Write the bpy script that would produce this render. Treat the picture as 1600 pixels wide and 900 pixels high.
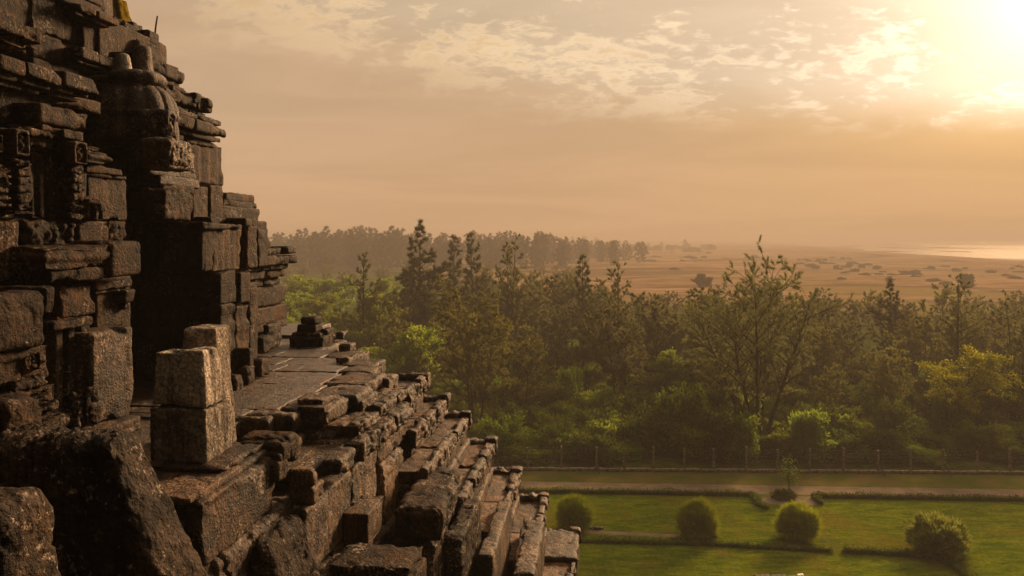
import bpy, bmesh, math, random
import numpy as np

for o in list(bpy.data.objects):
    bpy.data.objects.remove(o, do_unlink=True)
C = bpy.context.scene.collection
SC = bpy.context.scene
rad = math.radians

# ------------------------------------------------------------------ camera, sky, sun, exposure
H = 18.0                 # eye height above the lawn
F = 1244.0               # focal length in photo pixels (1600 wide)
VH = 370.0               # horizon row in the photo
TH = math.atan2(140.0, F)  # the temple's long side runs 6.4 degrees right of the view axis
cam = bpy.data.cameras.new('camera')
camo = bpy.data.objects.new('camera', cam)
C.objects.link(camo)
camo.location = (0, 0, H)
camo.rotation_euler = (rad(90), 0, 0)
cam.sensor_width = 36.0
cam.lens = 36.0 * F / 1600.0
cam.shift_y = -(450.0 - VH) / 1600.0
cam.clip_start = 0.05
cam.clip_end = 40000
SC.camera = camo
SC.view_settings.view_transform = 'Standard'
SC.view_settings.look = 'None'
SC.view_settings.gamma = 1.0
SC.view_settings.use_curve_mapping = False
SC.view_settings.exposure = 1.4
SC.render.engine = 'CYCLES'
SC.cycles.max_bounces = 6
SC.cycles.diffuse_bounces = 3
SC.cycles.glossy_bounces = 2
SC.cycles.transmission_bounces = 3
SC.cycles.volume_bounces = 1
SC.cycles.use_denoising = True

SUN_AZ = math.atan2(840.0, F)      # to the right of the view axis (+Y)
SUN_EL = rad(19.0)
SUND = (math.sin(SUN_AZ) * math.cos(SUN_EL), math.cos(SUN_AZ) * math.cos(SUN_EL), math.sin(SUN_EL))
GLOW_EL = rad(13.5)   # the thin place in the cloud, a little below the sun
GLOWD = (math.sin(SUN_AZ) * math.cos(GLOW_EL), math.cos(SUN_AZ) * math.cos(GLOW_EL), math.sin(GLOW_EL))
sun = bpy.data.lights.new('sun', 'SUN')
sun.energy = 4.4
sun.angle = rad(13.0)
sun.color = (1.0, 0.61, 0.31)
suno = bpy.data.objects.new('sun', sun)
C.objects.link(suno)
suno.location = (60, 80, 60)
from mathutils import Vector
suno.rotation_euler = Vector(SUND).to_track_quat('Z', 'Y').to_euler()


class NT:
    """small helper round a node tree"""
    def __init__(self, tree):
        self.t = tree
        self.n = tree.nodes
        self.l = tree.links

    def new(self, kind, **kw):
        nd = self.n.new(kind)
        for k, v in kw.items():
            setattr(nd, k, v)
        return nd

    def set(self, sock, v):
        if hasattr(v, 'is_output') or isinstance(v, bpy.types.NodeSocket):
            self.l.new(v, sock)
        else:
            sock.default_value = v

    def math(self, op, a, b=0.0, c=None, clamp=False):
        nd = self.new('ShaderNodeMath', operation=op, use_clamp=clamp)
        self.set(nd.inputs[0], a)
        self.set(nd.inputs[1], b)
        if c is not None:
            self.set(nd.inputs[2], c)
        return nd.outputs[0]

    def vmath(self, op, a, b=None, scale=None):
        nd = self.new('ShaderNodeVectorMath', operation=op)
        self.set(nd.inputs[0], a)
        if b is not None:
            self.set(nd.inputs[1], b)
        if scale is not None:
            self.set(nd.inputs['Scale'], scale)
        return nd.outputs['Value'] if op in ('DOT_PRODUCT', 'LENGTH') else nd.outputs[0]

    def noise(self, vec, scale, detail=4.0, rough=0.55, dist=0.0, lac=2.0):
        nd = self.new('ShaderNodeTexNoise')
        if vec is not None:
            self.l.new(vec, nd.inputs['Vector'])
        nd.inputs['Scale'].default_value = scale
        nd.inputs['Detail'].default_value = detail
        nd.inputs['Roughness'].default_value = rough
        nd.inputs['Distortion'].default_value = dist
        nd.inputs['Lacunarity'].default_value = lac
        return nd.outputs['Fac']

    def step(self, v, lo, hi, a=0.0, b=1.0, smooth=True):
        nd = self.new('ShaderNodeMapRange', interpolation_type='SMOOTHSTEP' if smooth else 'LINEAR')
        self.set(nd.inputs[0], v)
        self.set(nd.inputs[1], lo)
        self.set(nd.inputs[2], hi)
        self.set(nd.inputs[3], a)
        self.set(nd.inputs[4], b)
        return nd.outputs[0]

    def mix(self, fac, a, b, blend='MIX'):
        nd = self.new('ShaderNodeMix', data_type='RGBA', blend_type=blend)
        self.set(nd.inputs[0], fac)
        for i, v in ((6, a), (7, b)):
            if isinstance(v, tuple):
                v = tuple(v) + (1.0,) if len(v) == 3 else v
            self.set(nd.inputs[i], v)
        return nd.outputs[2]

    def mapping(self, vec, scale=(1, 1, 1), rot=(0, 0, 0), loc=(0, 0, 0)):
        nd = self.new('ShaderNodeMapping')
        self.l.new(vec, nd.inputs[0])
        nd.inputs['Scale'].default_value = scale
        nd.inputs['Rotation'].default_value = rot
        nd.inputs['Location'].default_value = loc
        return nd.outputs[0]


world = bpy.data.worlds.new('World')
SC.world = world
world.use_nodes = True
w = NT(world.node_tree)
w.n.clear()
wout = w.new('ShaderNodeOutputWorld')
bg = w.new('ShaderNodeBackground')
bg.inputs['Strength'].default_value = 0.05
w.l.new(bg.outputs[0], wout.inputs[0])
sky = w.new('ShaderNodeTexSky', sky_type='NISHITA')
sky.sun_disc = False
sky.sun_elevation = SUN_EL
sky.sun_rotation = SUN_AZ
sky.altitude = 20
sky.air_density = 1.6
sky.dust_density = 6.0
sky.ozone_density = 1.0
tc = w.new('ShaderNodeTexCoord')
dirv = w.vmath('NORMALIZE', tc.outputs['Generated'])
sep = w.new('ShaderNodeSeparateXYZ')
w.l.new(dirv, sep.inputs[0])
dz = w.math('MAXIMUM', sep.outputs[2], 0.0)
cosA = w.vmath('DOT_PRODUCT', dirv, GLOWD)
# angle to the sun in radians
ang = w.math('ARCCOSINE', w.math('MINIMUM', cosA, 0.99999))
# thin high overcast: a warm veil that forward-scatters round the sun
g1 = w.math('EXPONENT', w.math('MULTIPLY', ang, -11.0))
g2 = w.math('EXPONENT', w.math('MULTIPLY', ang, -2.6))
# cloud deck: grey veil below, its ragged lit edge, brighter sky and puffs above
ydir = w.math('MAXIMUM', sep.outputs[1], 0.08)
tx = w.math('DIVIDE', sep.outputs[0], ydir)
tw_ = w.math('DIVIDE', dz, ydir)
comb = w.new('ShaderNodeCombineXYZ')
w.l.new(tx, comb.inputs[0])
w.l.new(w.math('MULTIPLY', w.math('POWER', tw_, 0.8), 1.35), comb.inputs[1])
deck = comb.outputs[0]
deck2 = w.mapping(deck, scale=(1.0, 1.55, 1.0), rot=(0, 0, rad(-16)), loc=(3.3, 1.2, 0))
n_big = w.noise(deck2, 4.5, 3.0, 0.5, 0.3)
n_mid = w.noise(deck2, 12.0, 7.0, 0.60, 0.45)
n_fin = w.noise(w.mapping(deck, scale=(1.0, 1.9, 1), rot=(0, 0, rad(-26))), 34.0, 5.0, 0.62, 0.4)
w_edge = w.math('ADD', w.math('ADD', 0.172, w.math('MULTIPLY', w.math('MAXIMUM', w.math('SUBTRACT', 0.0, tx), -0.03), 0.27)),
                w.math('MULTIPLY', w.math('MAXIMUM', tx, 0.03), -0.045))
rel = w.math('ADD', w.math('SUBTRACT', tw_, w_edge), w.math('MULTIPLY', w.math('SUBTRACT', w.math('ADD', w.math('MULTIPLY', n_mid, 0.6), w.math('MULTIPLY', n_big, 0.4)), 0.5), w.step(tx, 0.0, 0.25, 0.13, 0.05)))
soft = w.step(tx, -0.35, 0.3, 0.085, 0.050)
above = w.step(rel, w.math('MULTIPLY', soft, -0.4), soft)
cl = w.math('ADD', w.math('MULTIPLY', n_big, 0.26), w.math('ADD', w.math('MULTIPLY', n_mid, 0.42), w.math('MULTIPLY', n_fin, 0.32)))
q_ = w.math('DIVIDE', w.math('SUBTRACT', rel, 0.04), 0.075)
near_edge = w.math('EXPONENT', w.math('MULTIPLY', w.math('MULTIPLY', q_, q_), -1.0))
patch = w.math('MULTIPLY', near_edge, w.step(tx, 0.62, 0.1, 0.5, 1.0))
thr = w.math('SUBTRACT', 0.555, w.math('MULTIPLY', patch, 0.115))
cloud = w.math('MULTIPLY', w.step(cl, thr, w.math('ADD', thr, 0.10)), above)
# shaded undersides of the puffs
shade = w.math('MULTIPLY', w.math('MULTIPLY', w.step(cl, w.math('ADD', thr, 0.045), w.math('ADD', thr, 0.12)), above), patch)
# colours of the veil
veil = w.mix(w.step(dz, 0.0, 0.20), (6.15, 3.7, 2.05), (5.8, 3.85, 2.35))
veil = w.mix(w.math('MULTIPLY', g2, 0.55), veil, (7.8, 4.2, 1.35))
clear = w.mix(w.math('MULTIPLY', g2, 1.1, clamp=True), (5.8, 4.2, 2.65), (8.4, 6.4, 4.4))
veil = w.mix(above, veil, clear)
veil = w.mix(w.math('MULTIPLY', cloud, 0.9), veil, w.mix(w.math('MULTIPLY', g2, 1.4, clamp=True), (8.6, 5.8, 2.95), (12.5, 10.2, 7.6)))
veil = w.mix(w.math('MULTIPLY', shade, 0.75), veil, (6.2, 4.1, 2.15))
back = w.math('ADD', w.step(cosA, -0.1, 0.62, 0.11, 1.0), w.math('MULTIPLY', w.step(dz, 0.42, 0.95), w.step(cosA, 0.05, 0.65, 0.10, 3.0)))
band = w.noise(w.mapping(deck, scale=(0.8, 3.2, 1.0), loc=(1.7, 0.4, 0)), 3.2, 5, 0.6, 0.6)
vs = w.vmath('SCALE', veil, scale=w.math('MULTIPLY', back, w.step(band, 0.3, 0.7, 0.94, 1.06)))
glow = w.vmath('SCALE', (6.8, 6.1, 6.9), scale=w.math('MULTIPLY', g1, above))
low = w.vmath('SCALE', (7.0, 4.2, 0.9), scale=w.math('MULTIPLY', g1, w.step(dz, 0.03, 0.13)))
sky_s = w.vmath('SCALE', sky.outputs[0], scale=0.02)
tot2 = w.vmath('ADD', w.vmath('ADD', vs, w.vmath('ADD', glow, low)), sky_s)
w.l.new(w.vmath('SCALE', tot2, scale=0.758), bg.inputs['Color'])


# ------------------------------------------------------------------ noise
def _h(ix, iy, iz, seed):
    n = (ix * 374761393 + iy * 668265263 + iz * 2147483647 % 4294967296 + iz * 1274126177 + seed * 974634777) & 0xFFFFFFFF
    n = ((n ^ (n >> 13)) * 1274126177) & 0xFFFFFFFF
    n = (n ^ (n >> 16)) & 0xFFFF
    return n.astype(np.float64) / 32767.5 - 1.0


def vnoise(P, seed=0):
    I = np.floor(P).astype(np.int64)
    f = P - I
    u = f * f * f * (f * (f * 6 - 15) + 10)
    r = 0
    for dx in (0, 1):
        wx = u[:, 0] if dx else 1 - u[:, 0]
        for dy in (0, 1):
            wy = u[:, 1] if dy else 1 - u[:, 1]
            for dzz in (0, 1):
                wz = u[:, 2] if dzz else 1 - u[:, 2]
                r = r + wx * wy * wz * _h(I[:, 0] + dx, I[:, 1] + dy, I[:, 2] + dzz, seed)
    return r


def fbm(P, f, octv=4, seed=0, gain=0.5):
    a, s = 1.0, 0
    for k in range(octv):
        s = s + a * vnoise(P * f + 17.3 * k, seed + k)
        f *= 2.03
        a *= gain
    return s


def sst(x, a, b):
    t = np.clip((x - a) / (b - a), 0, 1)
    return t * t * (3 - 2 * t)


# ------------------------------------------------------------------ mesh building
class MB:
    def __init__(self):
        self.v = []
        self.q = []
        self.t = []
        self.n = 0

    def add(self, V, Q=None, T=None):
        V = np.asarray(V, dtype=np.float64)
        if Q is not None and len(Q):
            self.q.append(np.asarray(Q, dtype=np.int64) + self.n)
        if T is not None and len(T):
            self.t.append(np.asarray(T, dtype=np.int64) + self.n)
        self.v.append(V)
        self.n += len(V)

    def mesh(self, name, mat, origin=(0, 0, 0), smooth=True):
        V = np.concatenate(self.v) - np.asarray(origin, dtype=np.float64)
        Q = np.concatenate(self.q) if self.q else np.zeros((0, 4), np.int64)
        T = np.concatenate(self.t) if self.t else np.zeros((0, 3), np.int64)
        me = bpy.data.meshes.new(name)
        me.vertices.add(len(V))
        me.vertices.foreach_set('co', V.astype(np.float32).ravel())
        nl = len(Q) * 4 + len(T) * 3
        me.loops.add(nl)
        me.loops.foreach_set('vertex_index', np.concatenate([Q.ravel(), T.ravel()]).astype(np.int32))
        me.polygons.add(len(Q) + len(T))
        st = np.concatenate([np.arange(len(Q)) * 4, len(Q) * 4 + np.arange(len(T)) * 3]).astype(np.int32)
        me.polygons.foreach_set('loop_start', st)
        me.polygons.foreach_set('use_smooth', np.full(len(Q) + len(T), smooth, dtype=bool))
        me.update(calc_edges=True)
        me.validate()
        me.materials.append(mat)
        return me

    def obj(self, name, mat, parent=None, origin=None, smooth=True):
        """link as ONE object; vertices are given in world space"""
        if parent is not None:
            base = np.array(parent['_w'])
            org = base if origin is None else np.asarray(origin)
        else:
            base = np.zeros(3)
            org = np.zeros(3) if origin is None else np.asarray(origin)
        o = bpy.data.objects.new(name, self.mesh(name, mat, org, smooth))
        C.objects.link(o)
        if parent is not None:
            o.parent = parent
        o.location = tuple(org - base)
        o['_w'] = [float(x) for x in org]
        return o


def tag(o, label, cat, group=None):
    o['label'] = label
    o['category'] = cat
    if group:
        o['group'] = group
    return o


def thing(name, loc, label, cat, group=None):
    o = bpy.data.objects.new(name, None)
    C.objects.link(o)
    o.location = loc
    o['_w'] = [float(x) for x in loc]
    return tag(o, label, cat, group)


def struct(o):
    o['kind'] = 'structure'
    return o


def copy_tree(root, loc, rotz=0.0, scale=1.0, label=None, group=None):
    r = root.copy()
    C.objects.link(r)
    r.location = loc
    r.rotation_euler = (0, 0, rotz)
    r.scale = (scale, scale, scale) if not isinstance(scale, tuple) else scale
    if label:
        r['label'] = label
    if group:
        r['group'] = group
    for ch in root.children:
        c = ch.copy()
        C.objects.link(c)
        c.parent = r
    return r


CT, ST = math.cos(TH), math.sin(TH)


def W(P):
    """temple frame (a right, s along the facade, z) -> world"""
    P = np.asarray(P, dtype=np.float64)
    a, s, z = P[..., 0], P[..., 1], P[..., 2]
    return np.stack([a * CT + s * ST, -a * ST + s * CT, z], axis=-1)


def ray(u, v):
    r = (u - 800.0) / F
    return r * CT - ST, r * ST + CT, (VH - v) / F


def px(u, v, s):
    n, d, k = ray(u, v)
    t = s / d
    return t * n, H + t * k


def su(u, a):
    n, d, _ = ray(u, 0)
    return a * d / n


def ground(u, v, z=0.0):
    """world x, y of a photo pixel on a horizontal plane"""
    y = (H - z) * F / (v - VH)
    return (u - 800.0) / F * y, y


_seed = [1]


def rbox(mb, a0, a1, s0, s1, z0, z1, r=0.025, amp=0.008, chip=0.045, cell=None, taper=0.0, yaw=0.0, relief=None,
         taper_s=None, shear=0.0, shear_s=0.0, frame=True, freq=2.6):
    """one weathered, displaced stone block"""
    if a1 < a0:
        a0, a1 = a1, a0
    if s1 < s0:
        s0, s1 = s1, s0
    if z1 < z0:
        z0, z1 = z1, z0
    h = np.array([a1 - a0, s1 - s0, z1 - z0]) / 2
    c = np.array([a0 + a1, s0 + s1, z0 + z1]) / 2
    r = min(r, 0.45 * h.min())
    if cell is None:
        cell = min(max(0.0024 * max(s0, 1.0), 0.012), 0.08)
    n = np.clip(np.ceil(2 * h / cell).astype(int), 3, 110)
    idx = []
    quads = []
    off = 0
    for ax in range(3):
        b, d = (ax + 1) % 3, (ax + 2) % 3
        nb_, nd_ = n[b], n[d]
        B, D = np.meshgrid(np.arange(nb_ + 1), np.arange(nd_ + 1), indexing='ij')
        for side in (0, 1):
            ii = np.zeros((B.size, 3), np.int64)
            ii[:, b] = B.ravel()
            ii[:, d] = D.ravel()
            ii[:, ax] = n[ax] * side
            idx.append(ii)
            k = np.arange(B.size).reshape(B.shape) + off
            q = np.stack([k[:-1, :-1], k[1:, :-1], k[1:, 1:], k[:-1, 1:]], -1).reshape(-1, 4)
            if side == 0:
                q = q[:, ::-1]
            quads.append(q)
            off += B.size
    idx = np.concatenate(idx)
    quads = np.concatenate(quads)
    key = (idx[:, 0] * 1000 + idx[:, 1]) * 1000 + idx[:, 2]
    _, first, inv = np.unique(key, return_index=True, return_inverse=True)
    idx = idx[first]
    quads = inv[quads]
    # crowd the grid towards the edges so that the rounding is resolved
    t = idx / n
    P = -h + 2 * h * t
    qv = np.clip(P, -(h - r), h - r)
    N = P - qv
    L = np.linalg.norm(N, axis=1)
    flat = L < 1e-9
    N[flat] = 0
    N = N / np.maximum(L, 1e-9)[:, None]
    P = qv + r * N
    edge = 1 - np.abs(N).max(axis=1)
    # soft edge mask also on the flat parts next to an edge
    dist = np.sort(h - np.abs(P), axis=1)
    near = np.exp(-dist[:, 1] / 0.07)
    _seed[0] += 1
    sd = _seed[0]
    Q = P + c + np.array([sd * 3.1, sd * 1.7, sd * 2.3])
    big = fbm(Q, freq, 3, 3)
    fine = fbm(Q, freq * 5.5, 3, 9)
    d = amp * (big * 0.9 + fine * 0.45)
    cn = fbm(Q, 4.2, 3, 21)
    d -= chip * near * sst(cn, -0.1, 0.9)
    crack = np.abs(fbm(Q, 1.7, 3, 31))
    d -= 0.9 * amp * (1 - sst(crack, 0.0, 0.07))
    if relief is not None:
        d = d + relief(P / h, N, P + c)
    P = P + N * d[:, None]
    k = (P[:, 2] + h[2]) / (2 * h[2])
    ts = taper if taper_s is None else taper_s
    P[:, 0] = P[:, 0] * (1 - taper * k) + shear * k
    P[:, 1] = P[:, 1] * (1 - ts * k) + shear_s * k
    if yaw:
        cy, sy = math.cos(yaw), math.sin(yaw)
        x, y = P[:, 0].copy(), P[:, 1].copy()
        P[:, 0] = x * cy - y * sy
        P[:, 1] = x * sy + y * cy
    P = P + c
    mb.add(W(P) if frame else P, quads)


def nb(mb, u0, u1, v0, v1, s, ds, **k):
    """block whose near face, at depth s, covers a pixel rectangle"""
    um, vm = (u0 + u1) / 2, (v0 + v1) / 2
    rbox(mb, px(u0, vm, s)[0], px(u1, vm, s)[0], s, s + ds, px(u1, v1, s)[1], px(u1, v0, s)[1], **k)


def rb(mb, u0, u1, vt, vb, a, da, **k):
    """block whose right-hand face, at offset a, runs from u0 to u1; vt and vb are read at u1"""
    s0, s1 = su(u0, a), su(u1, a)
    rbox(mb, a - da, a, s0, s1, px(u1, vb, s1)[1], px(u1, vt, s1)[1], **k)


def course(mb, a0, a1, s0, s1, z0, z1, n, gap=0.005, jit=0.012, **k):
    """a row of separate blocks along s"""
    rg = random.Random(int(abs(a0 * 91 + s0 * 53 + z0 * 37) * 100) + n)
    cuts = [s0 + (s1 - s0) * (i + (rg.uniform(-.22, .22) if 0 < i < n else 0)) / n for i in range(n + 1)]
    for i in range(n):
        rbox(mb, a0, a1 + rg.uniform(-jit, jit), cuts[i] + gap, cuts[i + 1] - gap, z0, z1 + rg.uniform(-jit, jit) * .7, **k)


def lathe(mb, a, s, prof, seg=40, amp=0.015, lobes=0, lobe=0.0, freq=4.0):
    """turned stone; prof = [(radius, z), ...] from bottom to top in absolute heights"""
    pr = []
    for i in range(len(prof) - 1):
        (r0, z0), (r1, z1) = prof[i], prof[i + 1]
        m = max(1, int(math.hypot(r1 - r0, z1 - z0) / 0.03))
        for j in range(m):
            f = j / m
            pr.append((r0 + (r1 - r0) * f, z0 + (z1 - z0) * f))
    pr.append(prof[-1])
    pr = np.array(pr)
    th = np.linspace(0, 2 * math.pi, seg, endpoint=False)
    R = pr[:, 0][:, None] * (1 + lobe * (np.abs(np.cos(th * lobes / 2)) ** .5 - .8)[None, :] if lobes else 1)
    R = np.broadcast_to(R, (len(pr), seg))
    P = np.stack([R * np.cos(th), R * np.sin(th), np.broadcast_to(pr[:, 1][:, None], R.shape)], -1).reshape(-1, 3)
    P = P + np.array([a, s, 0])
    _seed[0] += 1
    d = amp * fbm(P + _seed[0] * 2.7, freq, 4, 5)
    Nn = np.stack([np.cos(th), np.sin(th), np.zeros(seg)], -1)
    P = P + (np.broadcast_to(Nn, (len(pr), seg, 3)).reshape(-1, 3)) * d[:, None]
    k = np.arange(len(pr) * seg).reshape(len(pr), seg)
    q = np.stack([k[:-1], np.roll(k[:-1], -1, 1), np.roll(k[1:], -1, 1), k[1:]], -1).reshape(-1, 4)
    top = len(P)
    P = np.vstack([P, [[a, s, pr[-1, 1] + 0.01], [a, s, pr[0, 1]]]])
    t1 = np.stack([k[-1], np.roll(k[-1], -1), np.full(seg, top)], -1)
    t2 = np.stack([np.roll(k[0], -1), k[0], np.full(seg, top + 1)], -1)
    mb.add(W(P), q, np.vstack([t1, t2]))


# ------------------------------------------------------------------ materials
def new_mat(name):
    m = bpy.data.materials.new(name)
    m.use_nodes = True
    n = NT(m.node_tree)
    n.n.clear()
    out = n.new('ShaderNodeOutputMaterial')
    return m, n, out


def stone_mat(name, dark, mid, pale, stain, lich=0.5, stain_amt=0.5, rough=0.86, spec=0.06):
    m, n, out = new_mat(name)
    geo = n.new('ShaderNodeNewGeometry')
    pos = geo.outputs['Position']
    p1 = n.noise(pos, 1.3, 7, 0.62, 0.3)
    p2 = n.noise(pos, 7.0, 6, 0.65, 0.2)
    p3 = n.noise(pos, 38.0, 4, 0.7)
    p4 = n.noise(n.mapping(pos, scale=(1, 1, 0.35), loc=(5, 3, 1)), 1.9, 5, 0.6, 0.5)
    p5 = n.noise(n.mapping(pos, loc=(11, 7, 3)), 13.0, 5, 0.72)
    a = n.math('ADD', n.math('MULTIPLY', p1, 0.6), n.math('MULTIPLY', p2, 0.4))
    col = n.mix(n.step(a, 0.38, 0.64), dark, mid)
    col = n.mix(n.math('MULTIPLY', n.step(p4, 0.52, 0.70), stain_amt), col, stain)
    isl = geo.outputs['Random Per Island']
    strk = n.noise(n.mapping(pos, scale=(5.0, 5.0, 0.55), loc=(4, 4, 4)), 1.4, 4, 0.6, 0.2)
    tone = n.math('MULTIPLY', n.math('ADD', n.math('MULTIPLY', isl, 0.95), 0.5), n.step(strk, 0.38, 0.56, 0.35, 1.0))
    hs = n.new('ShaderNodeHueSaturation')
    n.l.new(n.math('ADD', n.math('MULTIPLY', n.math('FRACT', n.math('MULTIPLY', isl, 17.3)), 0.4), 0.85), hs.inputs['Saturation'])
    n.l.new(tone, hs.inputs['Value'])
    n.l.new(col, hs.inputs['Color'])
    col = hs.outputs[0]
    # lichen: pale specks gathered in patches, and bigger crusts here and there
    pm = n.noise(n.mapping(pos, loc=(2, 9, 4)), 2.6, 4, 0.6, 0.4)
    sp_ = n.noise(n.mapping(pos, loc=(7, 1, 8)), 30.0, 5, 0.75)
    lim = n.step(pm, 0.38, 0.66, 0.70, 0.515)
    speck = n.step(n.math('SUBTRACT', sp_, lim), 0.0, 0.035)
    col = n.mix(n.math('MULTIPLY', n.step(p5, 0.60, 0.68), lich * 0.7), col, pale)
    col = n.mix(n.math('MULTIPLY', speck, lich * 1.6, clamp=True), col, pale)
    col = n.mix(n.step(p3, 0.40, 0.62), n.mix(1.0, col, (0.42, 0.42, 0.42), 'MULTIPLY'), col)
    vor = n.new('ShaderNodeTexVoronoi', feature='F1')
    n.l.new(pos, vor.inputs['Vector'])
    vor.inputs['Scale'].default_value = 30.0
    pit = n.step(vor.outputs['Distance'], 0.0, 0.45)
    hgt = n.math('ADD', n.math('MULTIPLY', p5, 0.5), n.math('ADD', n.math('MULTIPLY', p3, 0.5), n.math('MULTIPLY', pit, 0.14)))
    bmp = n.new('ShaderNodeBump')
    bmp.inputs['Strength'].default_value = 0.9
    bmp.inputs['Distance'].default_value = 0.05
    n.l.new(hgt, bmp.inputs['Height'])
    b = n.new('ShaderNodeBsdfPrincipled')
    n.l.new(col, b.inputs['Base Color'])
    b.inputs['Roughness'].default_value = rough
    b.inputs['Specular IOR Level'].default_value = spec
    n.l.new(bmp.outputs[0], b.inputs['Normal'])
    n.l.new(b.outputs[0], out.inputs[0])
    return m


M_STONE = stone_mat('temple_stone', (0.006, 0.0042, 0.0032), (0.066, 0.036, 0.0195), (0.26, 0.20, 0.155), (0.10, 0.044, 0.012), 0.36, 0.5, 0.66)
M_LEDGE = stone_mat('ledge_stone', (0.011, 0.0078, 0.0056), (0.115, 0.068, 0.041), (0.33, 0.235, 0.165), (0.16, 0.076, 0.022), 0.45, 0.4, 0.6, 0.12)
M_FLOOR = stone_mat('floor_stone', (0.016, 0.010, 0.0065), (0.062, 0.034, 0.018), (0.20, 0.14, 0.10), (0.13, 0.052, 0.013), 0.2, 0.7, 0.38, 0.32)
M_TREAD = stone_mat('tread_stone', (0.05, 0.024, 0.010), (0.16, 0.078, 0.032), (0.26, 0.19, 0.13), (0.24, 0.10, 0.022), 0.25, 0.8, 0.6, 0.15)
M_PALE = stone_mat('pale_stone', (0.15, 0.128, 0.108), (0.42, 0.35, 0.29), (0.55, 0.45, 0.36), (0.26, 0.19, 0.13), 0.35, 0.12)
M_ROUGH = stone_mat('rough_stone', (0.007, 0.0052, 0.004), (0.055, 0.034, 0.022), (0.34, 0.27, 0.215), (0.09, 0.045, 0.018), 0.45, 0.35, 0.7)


def simple_mat(name, c0, c1, scale=8.0, rough=0.8, bump=0.3, metal=0.0):
    m, n, out = new_mat(name)
    geo = n.new('ShaderNodeNewGeometry')
    p = n.noise(geo.outputs['Position'], scale, 6, 0.65)
    col = n.mix(n.step(p, 0.35, 0.65), c0, c1)
    b = n.new('ShaderNodeBsdfPrincipled')
    n.l.new(col, b.inputs['Base Color'])
    b.inputs['Roughness'].default_value = rough
    b.inputs['Specular IOR Level'].default_value = 0.5 if metal else 0.0
    b.inputs['Metallic'].default_value = metal
    bmp = n.new('ShaderNodeBump')
    bmp.inputs['Strength'].default_value = bump
    bmp.inputs['Distance'].default_value = 0.02
    n.l.new(p, bmp.inputs['Height'])
    n.l.new(bmp.outputs[0], b.inputs['Normal'])
    n.l.new(b.outputs[0], out.inputs[0])
    return m


def leaf_mat(name, c0, c1, trans=0.45, scale=0.5):
    m, n, out = new_mat(name)
    tcn = n.new('ShaderNodeTexCoord')
    oi = n.new('ShaderNodeObjectInfo')
    p = n.noise(tcn.outputs['Object'], scale, 5, 0.6)
    f = n.math('ADD', n.step(p, 0.35, 0.65, 0, 0.8), n.math('MULTIPLY', oi.outputs['Random'], 0.35), clamp=True)
    col = n.mix(f, c0, c1)
    hs = n.new('ShaderNodeHueSaturation')
    n.l.new(n.math('ADD', n.math('MULTIPLY', oi.outputs['Random'], 0.03), 0.485), hs.inputs['Hue'])
    n.l.new(n.math('ADD', n.math('MULTIPLY', oi.outputs['Random'], 0.35), 0.8), hs.inputs['Value'])
    n.l.new(col, hs.inputs['Color'])
    d = n.new('ShaderNodeBsdfDiffuse')
    t = n.new('ShaderNodeBsdfTranslucent')
    n.l.new(hs.outputs[0], d.inputs[0])
    n.l.new(hs.outputs[0], t.inputs[0])
    mx = n.new('ShaderNodeMixShader')
    mx.inputs[0].default_value = trans
    n.l.new(d.outputs[0], mx.inputs[1])
    n.l.new(t.outputs[0], mx.inputs[2])
    n.l.new(mx.outputs[0], out.inputs[0])
    return m


M_BARK = simple_mat('bark', (0.030, 0.022, 0.015), (0.085, 0.062, 0.042), 6.0, 0.9, 0.6)
L_CASU = leaf_mat('casuarina_needles', (0.092, 0.098, 0.036), (0.152, 0.150, 0.052), 0.45)
L_DARK = leaf_mat('dark_needles', (0.045, 0.050, 0.020), (0.090, 0.088, 0.030), 0.35)
L_OLIVE = leaf_mat('olive_needles', (0.11, 0.115, 0.026), (0.185, 0.175, 0.042), 0.5)
L_GREEN = leaf_mat('green_leaves', (0.095, 0.145, 0.014), (0.20, 0.25, 0.024), 0.5)
L_LIGHT = leaf_mat('light_leaves', (0.11, 0.15, 0.016), (0.23, 0.265, 0.026), 0.5)
L_YELLOW = leaf_mat('yellow_leaves', (0.17, 0.19, 0.012), (0.34, 0.33, 0.016), 0.5)
L_SHRUB = leaf_mat('shrub_leaves', (0.16, 0.22, 0.008), (0.32, 0.37, 0.014), 0.38, 1.5)
L_SHRUBD = leaf_mat('dark_shrub_leaves', (0.07, 0.10, 0.012), (0.22, 0.23, 0.035), 0.45, 1.2)
L_HEDGE = leaf_mat('hedge_leaves', (0.04, 0.065, 0.010), (0.095, 0.12, 0.018), 0.35, 1.2)
L_SCRUB = leaf_mat('scrub_leaves', (0.035, 0.027, 0.014), (0.058, 0.042, 0.020), 0.3)
L_FAR = leaf_mat('far_needles', (0.028, 0.034, 0.02), (0.05, 0.052, 0.026), 0.3)

# ================================================================== SETTING
# ---- ground sheet to the horizon
rngN = np.random.default_rng(5)


def sheet(name, mat, xs, ys, zf=None, z=0.0):
    X, Y = np.meshgrid(xs, ys, indexing='ij')
    Z = np.full(X.shape, z, dtype=np.float64) if zf is None else zf(X, Y)
    P = np.stack([X, Y, Z], -1).reshape(-1, 3)
    k = np.arange(X.size).reshape(X.shape)
    q = np.stack([k[:-1, :-1], k[1:, :-1], k[1:, 1:], k[:-1, 1:]], -1).reshape(-1, 4)
    mb = MB()
    mb.add(P, q)
    return mb.obj(name, mat)


def gh(X, Y):
    P = np.stack([X.ravel(), Y.ravel(), np.zeros(X.size)], -1)
    n = fbm(P, 0.012, 4, 77).reshape(X.shape)
    m = sst(Y, 190, 320) * (1 - sst(Y, 2500, 5000))
    return -0.012 + np.where(m > 0, m * (np.abs(n) * 2.0 - 0.55), 0)


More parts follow.
